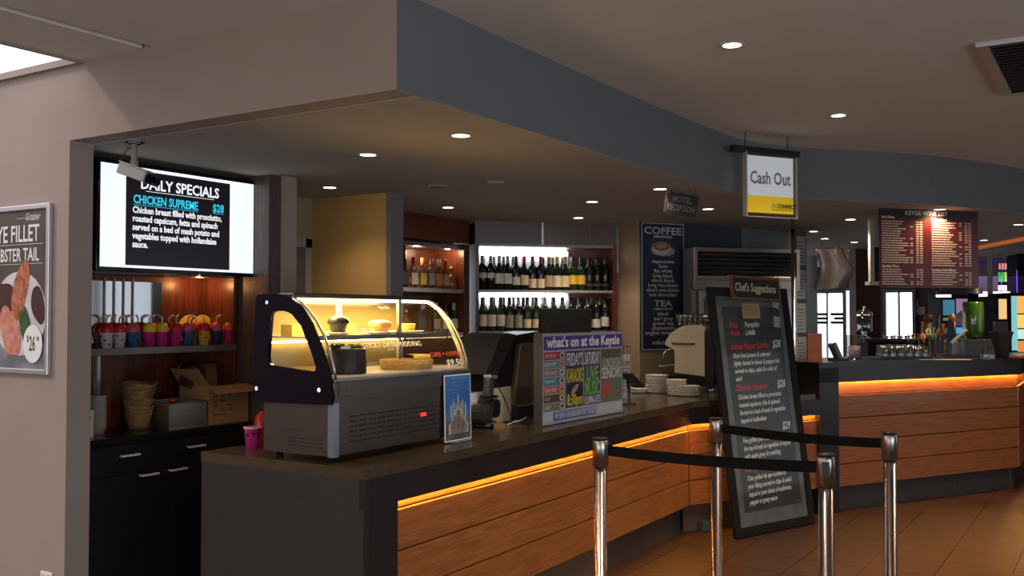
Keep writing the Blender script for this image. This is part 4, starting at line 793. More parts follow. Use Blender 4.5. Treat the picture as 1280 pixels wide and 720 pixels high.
row1 = [(BORD, GB, LW, CS, 'short white', (0.105, 0.150)), (BORD, GB, LW, CS, 'short white', (0.105, 0.150)), (BURG, GB, LW, CS, 'tall white', (0.055, 0.145)), (BURG, GB, LW, CS, 'tall white', (0.055, 0.145)), (BORD, GB, LW, CD, 'small white', (0.045, 0.115)), (BURG, GB, LC, CR, 'cream', (0.045, 0.130)),
        (BORD, GB, LC, CR, 'cream', (0.02, 0.100)), (BORD, GB, LC, CR, 'cream', (0.02, 0.100)), (BURG, GB, LB, CT, 'wide brown', (0.03, 0.13)), (BURG, GB, LC, CY, 'tall cream', (0.03, 0.13)), (BURG, GB, LC, CY, 'tall cream', (0.03, 0.13)), (BURG, GG, LY, CD, 'bright yellow', (0.055, 0.135)), (BURG, GG, LY, CD, 'bright yellow', (0.055, 0.135)), (BORD, GB, LD, CD, 'black', (0.04, 0.06)), (BORD, GB, LD, CD, 'black', (0.04, 0.06)), (BORD, GB, LD, CD, 'black', (0.04, 0.06))]
row2 = [(BURG, GG, LW, CD, 'tall white', (0.045, 0.145)), (BURG, GG, LW, CD, 'tall white', (0.045, 0.145)), (BURG, GG, LW, CD, 'tall white', (0.045, 0.145)), (BORD, GB, LG, CD, 'grey', (0.03, 0.14)), (BORD, GB, LG, CS, 'grey', (0.03, 0.14)), (BORD, GG, LC, CD, 'cream', (0.03, 0.105)), (BORD, GG, LC, CD, 'cream', (0.03, 0.105)), (BORD, GG, LC, CS, 'cream', (0.03, 0.105)), (BORD, GB, LW, CD, 'white', (0.03, 0.105)), (BORD, GG, LC, CD, 'cream', (0.03, 0.105)), (BORD, GB, LW, CD, 'white', (0.03, 0.105)), (BORD, GB, LD, CD, 'dark', (0.03, 0.105)), (BORD, GB, LW, CD, 'white', (0.03, 0.105)), (BORD, GB, LW, CD, 'white', (0.03, 0.105)), (BORD, GB, LW, CD, 'white', (0.04, 0.125))]
for r_, (row, z) in enumerate(((row1, 1.80), (row2, 1.44))):
    n = len(row); nm = ('upper', 'lower')[r_]
    for k, (pf, gm, lm, cp, sd, lz) in enumerate(row):
        x, y_ = wl(0.075 + (WL - 0.165) * k / (n - 1), 0.06); bottle(x, y_, z, wa - 0.25, pf, gm, lm, cp, lz, 'dark wine bottle with %s label, %s from left, front row, %s wine shelf' % (sd, ORD[k], nm), 'wine bottles, front row of the %s shelf' % nm)
    for k in range(13):
        x, y_ = wl(0.105 + (WL - 0.21) * k / 12.0, 0.15); bottle(x, y_, z, wa, BORD, (GB, GG)[k % 2], None, (CD, CS, CT)[(k * 5 + r_) % 3], None, 'dark wine bottle, %s from left, back row of the %s wine shelf' % (ORD[k], nm), 'wine bottles, back row of the %s shelf' % nm)
TALL = [(0, 0), (0.026, 0), (0.028, 0.004), (0.028, 0.16), (0.024, 0.20), (0.016, 0.24), (0.013, 0.30), (0.015, 0.335), (0, 0.335)]
STD = [(0, 0), (0.036, 0), (0.038, 0.005), (0.038, 0.150), (0.030, 0.172), (0.015, 0.192), (0.0135, 0.225), (0.016, 0.228), (0.016, 0.250), (0, 0.250)]
FAT = [(0, 0), (0.045, 0), (0.048, 0.006), (0.048, 0.095), (0.036, 0.118), (0.017, 0.130), (0.015, 0.155), (0.022, 0.158), (0.024, 0.175), (0.016, 0.192), (0, 0.194)]
COP = flat('cap_orange', (0.55, 0.22, 0.03)); CBK = CD; LOR = flat('label_orange', (0.55, 0.20, 0.04)); CWT = flat('cap_white', (0.6, 0.6, 0.58))
sp = [(496, STD, GC, LC, CWT, 'clear spirit bottle with cream label'), (505, TALL, GB, LD, CBK, 'tall slender black bottle'), (517, STD, GC, LC, CR, 'clear spirit bottle with red cap and cream label'), (528, STD, GC, LY, COP, 'clear spirit bottle with orange cap and yellow label'), (538.5, STD, GC, LG, CBK, 'clear spirit bottle with grey label'), (548, STD, GA, LOR, CS, 'amber bottle with orange label'), (556.5, STD, GA, LB, CR, 'amber bottle with red cap and brown label'), (564, FAT, GA, None, COP, 'squat amber bottle'), (574, FAT, GC, LG, CS, 'squat grey decanter with round stopper')]
for k, (pxx, pf, gm, lm, cp, lb) in enumerate(sp):
    p = on_x(pxx, 350, -4.86); bottle(-4.88, p.y * 4.88 / 4.86, 1.80, PI / 2, pf, gm, lm, cp, (0.03, 0.125) if pf is not FAT else (0.02, 0.08), lb + ', %s from left, upper shelf' % ORD[k], 'bottles on the upper spirits shelf', name='spirit_bottle')
LCW = LW
sp = [(497, FAT, GA, None, CR, 'squat amber bottle with red cap'), (507, FAT, GA, None, CR, 'second squat amber bottle with red cap'), (545, STD, GB, LG, CT, 'dark bottle with grey label'), (556, STD, GC, LW, CBK, 'clear bottle with white label'), (567, STD, GG, LW, CWT, 'green gin bottle with white cap and label'), (578.5, STD, GB, LC, CR, 'dark red bottle with small cream label')]
for k, (pxx, pf, gm, lm, cp, lb) in enumerate(sp):
    p = on_x(pxx, 400, -4.86); bottle(-4.88, p.y * 4.88 / 4.86, 1.435, PI / 2, pf, gm, lm, cp, (0.03, 0.115) if k < 5 else (0.02, 0.065), lb + ', lower spirits shelf', 'bottles on the lower spirits shelf', name='spirit_bottle')
t = thing('picture_card', 'small blue and white picture card on the lower spirits shelf', 'card', (-4.95, on_x(529, 405, -4.95).y - 0.05, 1.435), PI / 2)
card('board', 0, 0.09, 0, 0.25, 0, flat('dark_blue', (0.05, 0.08, 0.16)), t, 0.004); blob('white_print', 0.045, 0.215, 0.034, 0.022, -0.0006, WHITE, t, wob=0.1, seed=2)

# ---------------------------------------------------------------- signs
cs = Vector((-3.54, 7.72)); ce = Vector((-3.30, 8.12)); ca = ang(cs, ce); n_ = Vector((math.sin(ca), -math.cos(ca))) * 0.02
t = thing('coffee_menu', 'tall navy coffee and tea menu board on the wall right of the wine cabinet', 'menu board', (cs.x + n_.x, cs.y + n_.y, 1.272), ca)
CW_ = 0.463; CH_ = 1.118; NV = flat('menu_navy', (0.012, 0.020, 0.045)); MI = flat('menu_white', (0.55, 0.58, 0.62))
card('board', 0, CW_, 0, CH_, 0, NV, t, 0.02)
b = new(); frame(b, 0.008, CW_ - 0.008, 0.008, CH_ - 0.008, 0.006, -0.0012, 0); obj('border', b, MI, t)
def ct(s, size, z, fit, bold=0.0, m=MI, **k): text(s, size, m, t, CW_ / 2, -0.002, z, align='CENTER', fit=fit, bold=bold, **k)
ct('COFFEE', 0.088, 1.014, 0.40, 0.001); ct('selections', 0.040, 0.982, 0.20, 0.0005)
card('picture_print', 0.09, 0.37, 0.815, 0.965, -0.0008, flat('coffee_pic', (0.035, 0.035, 0.045)), t, 0.0006)
blob('saucer_print', 0.235, 0.868, 0.125, 0.045, -0.0009, flat('saucer_grey', (0.28, 0.27, 0.27)), t); blob('cup_print', 0.215, 0.890, 0.10, 0.055, -0.0016, flat('saucer_white', (0.45, 0.42, 0.40)), t); blob('coffee_print', 0.215, 0.905, 0.085, 0.034, -0.0024, flat('coffee_brown', (0.20, 0.06, 0.03)), t); blob('foam_print', 0.215, 0.908, 0.055, 0.020, -0.0032, flat('foam', (0.42, 0.25, 0.18)), t, wob=0.1)
ct('cappuccino\nlatte\nflat white\nlong black\nshort black\nlong macchiato\nshort macchiato\nhot chocolate', 0.046, 0.762, 0.345, 0.0006, lead=0.90)
ct('TEA', 0.070, 0.387, 0.19, 0.0015); ct('selections', 0.036, 0.354, 0.20, 0.0004); ct('black\nearl grey\ngreen tea\nchamomile\nenglish breakfast', 0.046, 0.306, 0.39, 0.0006, lead=0.90); ct('milkshakes', 0.046, 0.055, 0.24, 0.0006)

p = on_z(866, 236, HL)
t = thing('motel_sign', 'small dark motel reception sign hanging crooked under the ceiling', 'sign', (on_z(834, 236, HL).x, on_z(834, 236, HL).y, HL), math.radians(50), rot=(0, math.radians(9), math.radians(35)))
card('board', 0.0, 0.215, -0.155, -0.015, 0, mat('sign_brown_black', (0.01, 0.008, 0.007), 0.7), t, 0.008)
ST = flat('sign_silver', (0.13, 0.12, 0.12))
text('MOTEL', 0.052, ST, t, 0.107, -0.001, -0.072, bold=0.0010, sx=0.75, align='CENTER'); text('RECEPTION', 0.055, ST, t, 0.107, -0.001, -0.130, bold=0.0010, sx=0.64, align='CENTER')
for u in (0.03, 0.185): b = new(); rod(b, (u, 0.004, -0.015), (u, 0.004, 0.035 if u > 0.1 else 0.004), 0.002, 6); obj('hanger', b, BLACK, t)

# cash out sign hanging in front of the bulkhead
D = 6.25; A_ = on_d(914.5, 181, D); ra = math.radians(58)
t = thing('cash_out_sign', 'white and yellow cash out sign in a clear holder hanging under the ceiling', 'sign', (A_.x, A_.y, A_.z), ra)
sc = D / FPX / math.cos(math.radians(26))
b = new(); bx(b, 0, 97 * sc, -0.02, 0.02, -0.042, 0.0, Matrix.Rotation(0.01, 4, 'Y')); obj('hanging_bar', b, BLACK, t, bevel=0.003)
for u in (0.11, 0.46): b = new(); rod(b, (u, 0, -0.01), (u, 0, HM - A_.z), 0.0035, 8); obj('hanger', b, CHAR, t)
u0, u1 = 21.5 * sc, 89 * sc; z0, z1 = -0.425, -0.055
card('board', u0, u1, z0, z1, 0, mat('sign_white_glow', (0.80, 0.82, 0.82), 0.5, emit=0.28), t, 0.004)  # glow added to the white to brighten the board; no lamp inside
card('yellow_band', u0, u1, z0, z0 + 0.110, -0.001, flat('sign_yellow_glow', (0.85, 0.55, 0.01), 0.35), t, 0.001)  # the yellow carries an added glow too
text('Cash Out', 0.115, flat('sign_grey', (0.22, 0.22, 0.21)), t, (u0 + u1) / 2, -0.0015, -0.235, bold=0.002, fit=(u1 - u0) * 0.88, align='CENTER')
text('FX', 0.040, flat('sign_grey2', (0.45, 0.42, 0.30)), t, u1 - 0.185, -0.0022, z0 + 0.035, bold=0.001, sx=0.9); text('CONNECT', 0.040, BLACKM, t, u1 - 0.138, -0.0022, z0 + 0.035, bold=0.0015, sx=0.80); card('strapline', u1 - 0.185, u1 - 0.01, z0 + 0.022, z0 + 0.026, -0.002, BLACKM, t, 0.0006)
b = new(); bx(b, u0 - 0.022, u1 + 0.022, -0.008, -0.005, z0 - 0.025, z1 + 0.02); obj('acrylic_sheet', b, ACRYL, t)
b = new(); bx(b, u0 - 0.028, u0 - 0.022, -0.03, 0.01, z0 - 0.03, z1 + 0.02); bx(b, u0 - 0.028, u1 + 0.022, -0.012, 0.006, z0 - 0.03, z0 - 0.025); bx(b, u1 + 0.022, u1 + 0.026, -0.012, 0.006, z0 - 0.03, z1 + 0.02); obj('acrylic_edge', b, mat('acrylic_edge', (0.45, 0.45, 0.40), 0.2), t)

# wine list board behind the bulkhead
D = 7.46; A_ = on_d(1099, 262, D); A_.z = HL; B_ = on_d(1222, 262, D + 0.27); ra = ang(A_, B_); LW_ = (B_.xy - A_.xy).length; ZB = on_d(1099, 359, D).z - HL
t = thing('wine_list_board', 'dark red wine list board hanging above the bar', 'menu board', (A_.x, A_.y, HL), ra)
card('board', 0, LW_, ZB, -0.002, 0, mat('wine_board', (0.085, 0.008, 0.010), 0.3), t, 0.01)
card('header', 0, LW_, -0.075, -0.002, -0.0006, flat('wine_header', (0.02, 0.012, 0.018), rough=0.3), t, 0.0006)
WI = flat('wine_ink', (0.62, 0.47, 0.42)); text('KEYSIE WINE LIST', 0.045, WI, t, LW_ * 0.47, -0.0012, -0.045, bold=0.0006, fit=0.40, align='CENTER')
text('Red Wines', 0.026, WI, t, 0.02, -0.0012, -0.075, bold=0.0012); text('Sparkling Wines', 0.026, WI, t, 0.02, -0.0012, ZB + 0.155, bold=0.0012, sx=0.9); text('White Wines', 0.026, WI, t, LW_ * 0.52, -0.0012, -0.085, bold=0.0012); text('Something A Little Different', 0.026, WI, t, LW_ * 0.52, -0.0012, ZB + 0.130, bold=0.0012, sx=0.75)
rr = random.Random(11)
for c0 in (0.02, LW_ * 0.52):
    b = new(); z = -0.095
    while z > ZB + 0.02:
        if not (ZB + (0.15 if c0 < 0.1 else 0.125) < z < ZB + (0.185 if c0 < 0.1 else 0.165)):
            x = c0; e = c0 + rr.uniform(0.15, 0.26)
            while x < e: w_ = rr.uniform(0.012, 0.035); bx(b, x, min(x + w_, e), -0.0012, -0.0006, z - 0.0085, z); x += w_ + 0.004
            for k_ in range(1 + (rr.random() > 0.2) + (rr.random() > 0.35)): x = c0 + 0.375 - 0.035 * k_ - (0.02 if k_ == 2 else 0); bx(b, x - 0.026, x, -0.0012, -0.0006, z - 0.0085, z)
        z -= 0.0185
    obj('printed_lines', b, WI, t)
b = new(); bx(b, 0.05, LW_ - 0.05, 0.01, 0.03, -0.012, 0.0); obj('ceiling_rail', b, ALU, t)
# aluminium hanging frame behind the board's left side
q = on_d(1093, 262, 8.3)
t = thing('ceiling_hanger', 'slim aluminium hanging frame just left of the wine list board', 'frame', (q.x, q.y, HL), ra)
zb = on_d(1090, 352, 8.3).z - HL
b = new(); bx(b, -0.045, -0.005, 0, 0.03, zb, 0); bx(b, -0.065, 0.09, -0.01, 0.05, zb - 0.03, zb); obj('post', b, mat('frame_grey', (0.42, 0.41, 0.38), 0.4), t); b = new(); bx(b, 0.0, 0.07, 0.03, 0.034, zb * 0.85, zb * 0.45); obj('dark_panel', b, VOID, t)

# chef's chalkboard
bl = Vector((-2.345, 6.70)); ba = math.radians(68.5); lean = math.radians(8.0); CBW, CBH = 0.90, 1.80
t = thing('chalkboard', 'tall black-framed chalkboard of chef\'s suggestions leaning against the counter', 'chalkboard', (bl.x, bl.y, 0.004), rot=(0, 0, 0))
t.rotation_euler = (Matrix.Rotation(ba, 3, 'Z') @ Matrix.Rotation(-lean, 3, 'X')).to_euler()
FR = mat('board_frame', (0.008, 0.006, 0.007), 0.6, spec=0.25)
b = new(); frame(b, 0, CBW, 0, CBH, 0.065, -0.012, 0.018); obj('frame', b, FR, t, bevel=0.004)
card('mount', 0.06, CBW - 0.06, 0.06, CBH - 0.06, 0.002, mat('mount_grey', (0.17, 0.18, 0.175), 0.5, noise=0.3, nscale=9), t, 0.010)
card('slate', 0.135, CBW - 0.120, 0.165, CBH - 0.145, -0.001, mat('slate', (0.03, 0.033, 0.037), 0.42, noise=0.5, nscale=4, col2=(0.05, 0.054, 0.058)), t, 0.003)
b = new(); bx(b, 0.055, CBW - 0.055, -0.008, -0.0065, 0.055, CBH - 0.055); obj('cover_glass', b, glass('cover_glass', (0.92, 0.93, 0.93), 0.3, 0.06), t)
CK = flat('chalk_white', (0.85, 0.85, 0.82)); CRD = flat('chalk_red', (0.75, 0.05, 0.04)); 
def ck(s, x, z, size=0.052, m=CK, sx=0.82, bold=0.0010, fit=None): return text(s, size, m, t, x, -0.0018, z, bold=bold, sx=sx, fit=fit, shear=0.3, rot=-0.02, name='chalk_writing')
x0 = 0.19
ck('Soup', x0, 1.500, 0.056, CRD); ck('Pumpkin', x0 + 0.17, 1.500, 0.058); ck('Roast', x0, 1.440, 0.056, CRD); ck('LAMB', x0 + 0.17, 1.440, 0.053)
def para(head, price, lines, z):
    ck(head, x0 - 0.01, z, 0.068, CRD, 0.80, 0.0010, fit=0.024 * len(head)); (ck(price, CBW - 0.245, z + 0.008, 0.080, CK, 0.85, 0.0018, fit=0.10) if price else None)
    for i, l in enumerate(lines): ck(l, x0 + 0.005, z - 0.062 - 0.0565 * i, 0.048, fit=0.0146 * len(l))
para('Lemon Pepper Combo', '$28', ['Flash fried prawns & calamari', 'lightly dusted in lemon & pepper mix', 'served w chips, salad & a side of', 'aioli'], 1.335)
para('Chicken Supreme', '$28', ['Chicken breast filled w prosciutto', 'roasted capsicum, feta & spinach', 'Served on a bed of mash & vegetables', 'topped w hollandaise'], 1.030)
para('Pork Loin', '$29', ['Five grilled pork cutlets served on', 'the top of mash & vegetables & topped', 'with apple gravy & crackling'], 0.715)
para('Rib Eye', '', ['Char grilled rib eye cooked to', 'your liking served w chips & salad', 'topped w your choice of mushroom,', 'pepper or gravy sauce'], 0.445)
card('note', 0.345, 0.545, 1.565, 1.680, -0.0095, flat('note_tan', (0.38, 0.27, 0.12)), t, 0.001); b = new()
for k in range(5): bx(b, 0.365, 0.525 - 0.02 * (k % 2), -0.0100, -0.0094, 1.66 - 0.018 * k, 1.663 - 0.018 * k)
obj('note_lines', b, BLACKM, t)
for (u, z_, r_) in ((0.70, 1.655, 0.25), (0.69, 1.50, 0.1)): o = card('paper_scrap', 0, 0.075, 0, 0.085 if r_ < 0.2 else 0.05, -0.009, flat('scrap_grey', (0.30, 0.32, 0.35)), t, 0.0008); o.location = (u, 0, z_); o.rotation_euler = (0, r_, 0)
t2 = thing('chalkboard_header', 'small wood-framed chalk sign reading Chef\'s Suggestions atop the tall chalkboard', 'sign', (0, 0, 0))
hp = t.matrix_basis if False else Matrix.Translation(t.location) @ t.rotation_euler.to_matrix().to_4x4() @ Matrix.Translation((0.215, -0.045, 1.705)) @ Matrix.Rotation(0.03, 4, 'Y')
t2.matrix_basis = hp; t = t2
WF = wood('frame_wood', (0.19, 0.07, 0.025), (0.12, 0.04, 0.015), 0.4, 0.0, 0)
b = new(); frame(b, 0, 0.56, 0, 0.185, 0.022, 0, 0.028); obj('frame', b, WF, t, bevel=0.004)
card('slate', 0.018, 0.542, 0.018, 0.167, 0.012, flat('header_slate', (0.012, 0.013, 0.012)), t, 0.01)
text("Chef's Suggestions", 0.090, flat('chalk_cream', (0.62, 0.60, 0.38)), t, 0.28, 0.010, 0.068, bold=0.0010, fit=0.47, align='CENTER', shear=0.2, name='chalk_writing')

# ---------------------------------------------------------------- queue posts and belts
POST = mat('post_steel', (0.30, 0.25, 0.25), 0.22, 1.0); PCAP = mat('post_cap', (0.42, 0.37, 0.35), 0.28, 1.0)
pts = {'a': on_z(750.5, 547, 0.985), 'b': on_z(895, 522, 0.985), 'c': on_z(1032, 567, 0.985), 'd': on_z(1112, 540, 0.985)}
labs = {'a': 'steel queue post nearest the counter, leftmost in the picture', 'b': 'steel queue post standing in front of the chalkboard', 'c': 'steel queue post right of the chalkboard with its belt slot facing the viewer', 'd': 'rightmost steel queue post, in front of the bar'}
proto = None
for k, p in pts.items():
    if proto is None:
        t = thing('queue_post', labs[k], 'post', (p.x, p.y, 0), 0, 'queue posts')
        b = new(); lathe(b, [(0, 0), (0.17, 0), (0.175, 0.008), (0.16, 0.022), (0.06, 0.034), (0, 0.034)], 40); obj('base', b, STEELD, t)
        b = new(); cyl(b, 0.031, 0.03, 0.86, seg=28); obj('pole', b, POST, t)
        b = new(); lathe(b, [(0.031, 0.845), (0.039, 0.847), (0.0395, 0.965), (0.036, 0.972), (0.0, 0.972)], 28); obj('belt_head', b, PCAP, t)
        b = new(); lathe(b, [(0.0, 0.972), (0.030, 0.972), (0.030, 0.978), (0.038, 0.980), (0.038, 0.985), (0.0, 0.986)], 28); obj('cap', b, mat('cap_black', (0.04, 0.035, 0.035), 0.3, 0.5), t)
        b = new(); bx(b, -0.016, 0.016, 0.036, 0.0405, 0.895, 0.955); obj('belt_slot', b, BLACK, t); proto = t
    else: t = dup(proto, (p.x, p.y, 0), {'b': -1.2, 'c': PI + 0.25, 'd': 1.4}[k], labs[k])
proto.rotation_euler = (0, 0, -1.4)
def belt(p, q, label):
    p, q = Vector((p.x, p.y)), Vector((q.x, q.y)); d = (q - p).normalized(); n = Vector((-d.y, d.x)) * 0.0008; a_, e_ = p + d * 0.040, q - d * 0.040; b = new(); N = 16; A = []
    for i in range(N + 1):
        c = a_ + (e_ - a_) * i / N; s_ = 0.012 * (1 - (2 * i / N - 1) ** 2); A.append([b.verts.new((c.x + s * n.x, c.y + s * n.y, z - s_)) for s, z in ((1, 0.900), (1, 0.950), (-1, 0.950), (-1, 0.900))])
    for u, v in zip(A, A[1:]):
        for i in range(4): b.faces.new((u[i], u[(i + 1) % 4], v[(i + 1) % 4], v[i]))
    tag(obj('belt', b, mat('belt_black', (0.006, 0.006, 0.008), 0.9, spec=0.1)), label, 'belt', 'queue belts')
belt(pts['a'], pts['c'], 'black queue belt stretched between the two nearer posts'); belt(pts['b'], pts['d'], 'black queue belt stretched between the two farther posts')
p = on_z(866, 664, 0); b = new(); bx(b, -0.06, 0.06, -0.06, 0.06, 0, 0.07); b2 = obj('floor_box', b, mat('box_blue_grey', (0.05, 0.07, 0.09), 0.4), loc=(p.x + 0.05, p.y + 0.1, 0), rot=(0, 0, math.radians(61)), bevel=0.003); tag(b2, 'small blue-grey box on the floor at the bend of the service counter', 'box')

# ---------------------------------------------------------------- kitchen fridge with louvred head, behind the chalkboard
fa = math.atan2(0.915, 0.403); f0 = Vector((-3.14, 7.93)); t = thing('display_fridge', 'steel display fridge with dark louvred head behind the chalkboard', 'fridge', (f0.x, f0.y, 0), fa - 0.28)
FW = 1.06
b = new(); bx(b, 0, FW, 0.03, 0.16, 0, 1.86); bx(b, 0, FW, 0.0, 0.16, 1.86, 2.16); obj('body', b, mat('fridge_steel', (0.42, 0.43, 0.44), 0.35, 0.8), t)
b = new(); frame(b, 0.0, FW, 1.885, 2.165, 0.035, -0.03, 0.0); obj('grille_frame', b, STEEL, t, bevel=0.003)
b = new(); bx(b, 0.03, FW - 0.03, -0.012, -0.002, 1.91, 2.14); obj('grille_back', b, VOID, t)
lou = None
for k in range(6):
    if lou is None: b = new(); bx(b, 0.04, FW - 0.10, -0.018, 0.018, -0.003, 0.003, Matrix.Rotation(0.7, 4, 'X')); lou = obj('louvre', b, STEELD, t); lou.location = (0, -0.016, 1.935)
    else: o = lou.copy(); C.objects.link(o); o.location = (0, -0.016, 1.935 + 0.037 * k)
b = new(); bx(b, 0.0, FW, -0.02, 0.0, 1.80, 1.885); obj('lower_rail', b, STEEL, t, bevel=0.003)
b = new(); frame(b, 0.06, 0.56, 0.9, 1.79, 0.04, -0.03, 0.0); obj('door_frame', b, mat('frame_pale', (0.45, 0.50, 0.52), 0.35, 0.4), t); b = new(); bx(b, 0.10, 0.52, -0.012, -0.004, 0.94, 1.75); obj('door_glass', b, mat('fridge_glass', (0.10, 0.22, 0.28), 0.1), t)
b = new(); rod(b, (0.085, -0.05, 1.40), (0.085, -0.05, 1.72), 0.009, 10); obj('door_handle', b, CHROME, t)
# pole at the bar's end, sheets beside it
p = on_z(992, 263, HL)
p = Vector((-2.40, 8.20, H2)); r_ = ray(992, 430); k_ = 8.16; p = on_d(992, 430, 8.17)
t = thing('chrome_pole', 'slim chrome pole rising from the bar to the ceiling right of the chalkboard', 'pole', (p.x, p.y, H2))
b = new(); cyl(b, 0.016, 0, HL - H2, seg=16); obj('pole', b, CHROME, t); b = new(); cyl(b, 0.028, 0, 0.012, seg=20); cyl(b, 0.024, HL - H2 - 0.10, HL - H2 - 0.07, seg=20); obj('collar', b, CHROME, t)
p = on_d(995, 380, 9.0); q = on_d(1008.5, 380, 9.05); t = thing('sheet_panel', 'narrow dark panel of framed paper sheets beside the chrome pole', 'panel', (p.x, p.y, 0), ang(p, q)); w_ = (q.xy - p.xy).length
b = new(); bx(b, 0, w_, 0, 0.03, 0.75, 2.36); obj('panel', b, CHAR, t)
for k in range(5): card('paper_sheet', 0.012, w_ - 0.012, 0.80 + 0.31 * k, 1.07 + 0.31 * k, -0.002, flat('sheet_grey', (0.30, 0.32, 0.33)), t); b = new(); [bx(b, 0.02, w_ - 0.03, -0.0035, -0.0025, 0.83 + 0.31 * k + 0.03 * j, 0.837 + 0.31 * k + 0.03 * j) for j in range(7)]; obj('printed_lines', b, CHAR, t)

# ---------------------------------------------------------------- things on the bar
def onbar(x, y): return on_z(x, y, H2)
VA = YAW   # turned square to the view
p = onbar(1019, 452.5); t = thing('orange_box', 'upright orange box at the left end of the bar', 'box', (p.x, p.y, H2), 0.45)
b = new(); bx(b, -0.058, 0.058, 0.0, 0.06, 0, 0.232); obj('box', b, flat('orange', (0.55, 0.15, 0.055)), t, bevel=0.002); card('printed_lines', -0.035, 0.035, 0.08, 0.084, -0.001, flat('orange_dark', (0.3, 0.06, 0.02)), t, 0.001)
p = onbar(1048, 450.5); t = thing('desk_phone', 'dark desk phone on the bar beside the orange box', 'phone', (p.x, p.y, H2), 0.55)
b = new(); bx(b, -0.07, 0.07, -0.06, 0.07, 0, 0.018); obj('base', b, CHAR, t, bevel=0.004)
b = new(); bx(b, -0.018, 0.010, -0.05, 0.06, 0.0, 0.145, Matrix.Translation((0.0, 0, 0.01)) @ Matrix.Rotation(-0.42, 4, 'Y')); obj('console', b, mat('phone_grey', (0.09, 0.09, 0.10), 0.35), t, bevel=0.004)
b = new(); bx(b, -0.016, 0.024, -0.058, -0.03, -0.01, 0.15, Matrix.Translation((0.005, 0, 0.01)) @ Matrix.Rotation(-0.42, 4, 'Y')); obj('handset', b, BLACK, t, bevel=0.006)
b = new(); bx(b, 0.011, 0.013, -0.02, 0.05, 0.06, 0.13, Matrix.Translation((0.0, 0, 0.01)) @ Matrix.Rotation(-0.42, 4, 'Y')); obj('keys', b, ALU, t)
p = onbar(1068, 450); t = thing('glass_jar', 'tall clear jar on the bar between phone and tray of glasses', 'jar', (p.x, p.y, H2))
b = new(); lathe(b, [(0, 0), (0.058, 0), (0.062, 0.01), (0.075, 0.21), (0.078, 0.215), (0.072, 0.215), (0.055, 0.012), (0, 0.012)], 28); obj('jar', b, glass('jar_glass', (0.85, 0.85, 0.88), 2.5, 0.06, 0.12), t)
b = new(); lathe(b, [(0, 0.02), (0.045, 0.02), (0.05, 0.12), (0, 0.12)], 20); obj('contents', b, mat('jar_fill', (0.35, 0.18, 0.30), 0.5, noise=0.7, nscale=35, col2=(0.6, 0.6, 0.6)), t)
# tray of upturned glasses
p = onbar(1124, 449); tr = ang(B0, B1) - 0.45
TR = thing('glass_tray', 'black tray carrying the upturned glasses on the bar', 'tray', (p.x, p.y + 0.05, H2), tr)
b = new(); bx(b, -0.21, 0.23, -0.11, 0.16, 0, 0.008); obj('tray', b, BLACK, TR, bevel=0.002); b = new(); ringprism(b, [(-0.21, -0.11), (0.23, -0.11), (0.23, 0.16), (-0.21, 0.16)], [(-0.2, -0.1), (0.22, -0.1), (0.22, 0.15), (-0.2, 0.15)], 0.008, 0.02, 'xy'); obj('rim', b, BLACK, TR)
UP = mkglass(0.027, 0.115)
b = new(); lathe(b, [(0.029, 0), (0.031, 0.004), (0.025, 0.115), (0, 0.115), (0, 0.108), (0.023, 0.108), (0.027, 0.004)], 18); UP = bpy.data.meshes.new('upturned_glass'); b.to_mesh(UP); b.free(); UP.materials.append(TUMBLER)
for r_ in range(3):
    for k in range(6):
        u, v = -0.165 + 0.070 * k + 0.012 * r_, -0.065 + 0.08 * r_
        tumbler(UP, TR.location.x + u * math.cos(tr) - v * math.sin(tr), TR.location.y + u * math.sin(tr) + v * math.cos(tr), H2 + 0.008, 'upturned glass on the bar tray, %s row, %s from the left' % (('front', 'middle', 'back')[r_], ORD[k]), 'upturned glasses on the bar tray')
# back shelf of the bar, with dispenser and stacked cups
p = on_d(1083, 425, 10.6); t = thing('back_shelf', 'dark raised shelf behind the bar carrying the drink dispenser', 'shelf', (p.x, p.y, 0), 0.5)
b = new(); bx(b, -0.05, 0.62, -0.1, 0.2, 1.29, 1.325); obj('shelf', b, BLACK, t); b = new(); bx(b, 0.0, 0.57, -0.05, 0.15, 0.0, 1.29); obj('base', b, VOID, t)
def shp(u, v=0.0): return (p.x + u * math.cos(0.5) - v * math.sin(0.5), p.y + u * math.sin(0.5) + v * math.cos(0.5), 1.325)
t = thing('drink_dispenser', 'round chrome-topped drink dispenser with small lid knob behind the bar', 'dispenser', shp(-0.0, 0.0)); t.location.x -= 0.02
b = new(); lathe(b, [(0.06, 0), (0.055, 0.01), (0.03, 0.03), (0.02, 0.06), (0.04, 0.075), (0, 0.075)], 24); obj('foot', b, CHROME, t)
b = new(); lathe(b, [(0.0, 0.075), (0.075, 0.08), (0.080, 0.09), (0.080, 0.26), (0.0, 0.262)], 28); obj('tank', b, glass('tank_glass', (0.62, 0.58, 0.66), 3.0, 0.05, 0.12), t)
b = new(); lathe(b, [(0.083, 0.245), (0.086, 0.26), (0.080, 0.285), (0.05, 0.31), (0.015, 0.322), (0.010, 0.335), (0.016, 0.345), (0.010, 0.358), (0, 0.36)], 28); obj('lid', b, CHROME, t)
b = new(); rod(b, (0, -0.08, 0.10), (0, -0.115, 0.095), 0.008, 8); rod(b, (0, -0.105, 0.08), (0, -0.105, 0.125), 0.007, 8); obj('tap', b, CHROME, t)
CM = pl(0.034, 0.03)
for k in range(4): c_ = shp(0.20 + 0.075 * k, -0.02); tag(obj('bowl', CM, None, loc=c_), 'small pale bowl on the raised shelf behind the bar, %s from the left' % ORD[k], 'bowl', 'small bowls behind the bar')
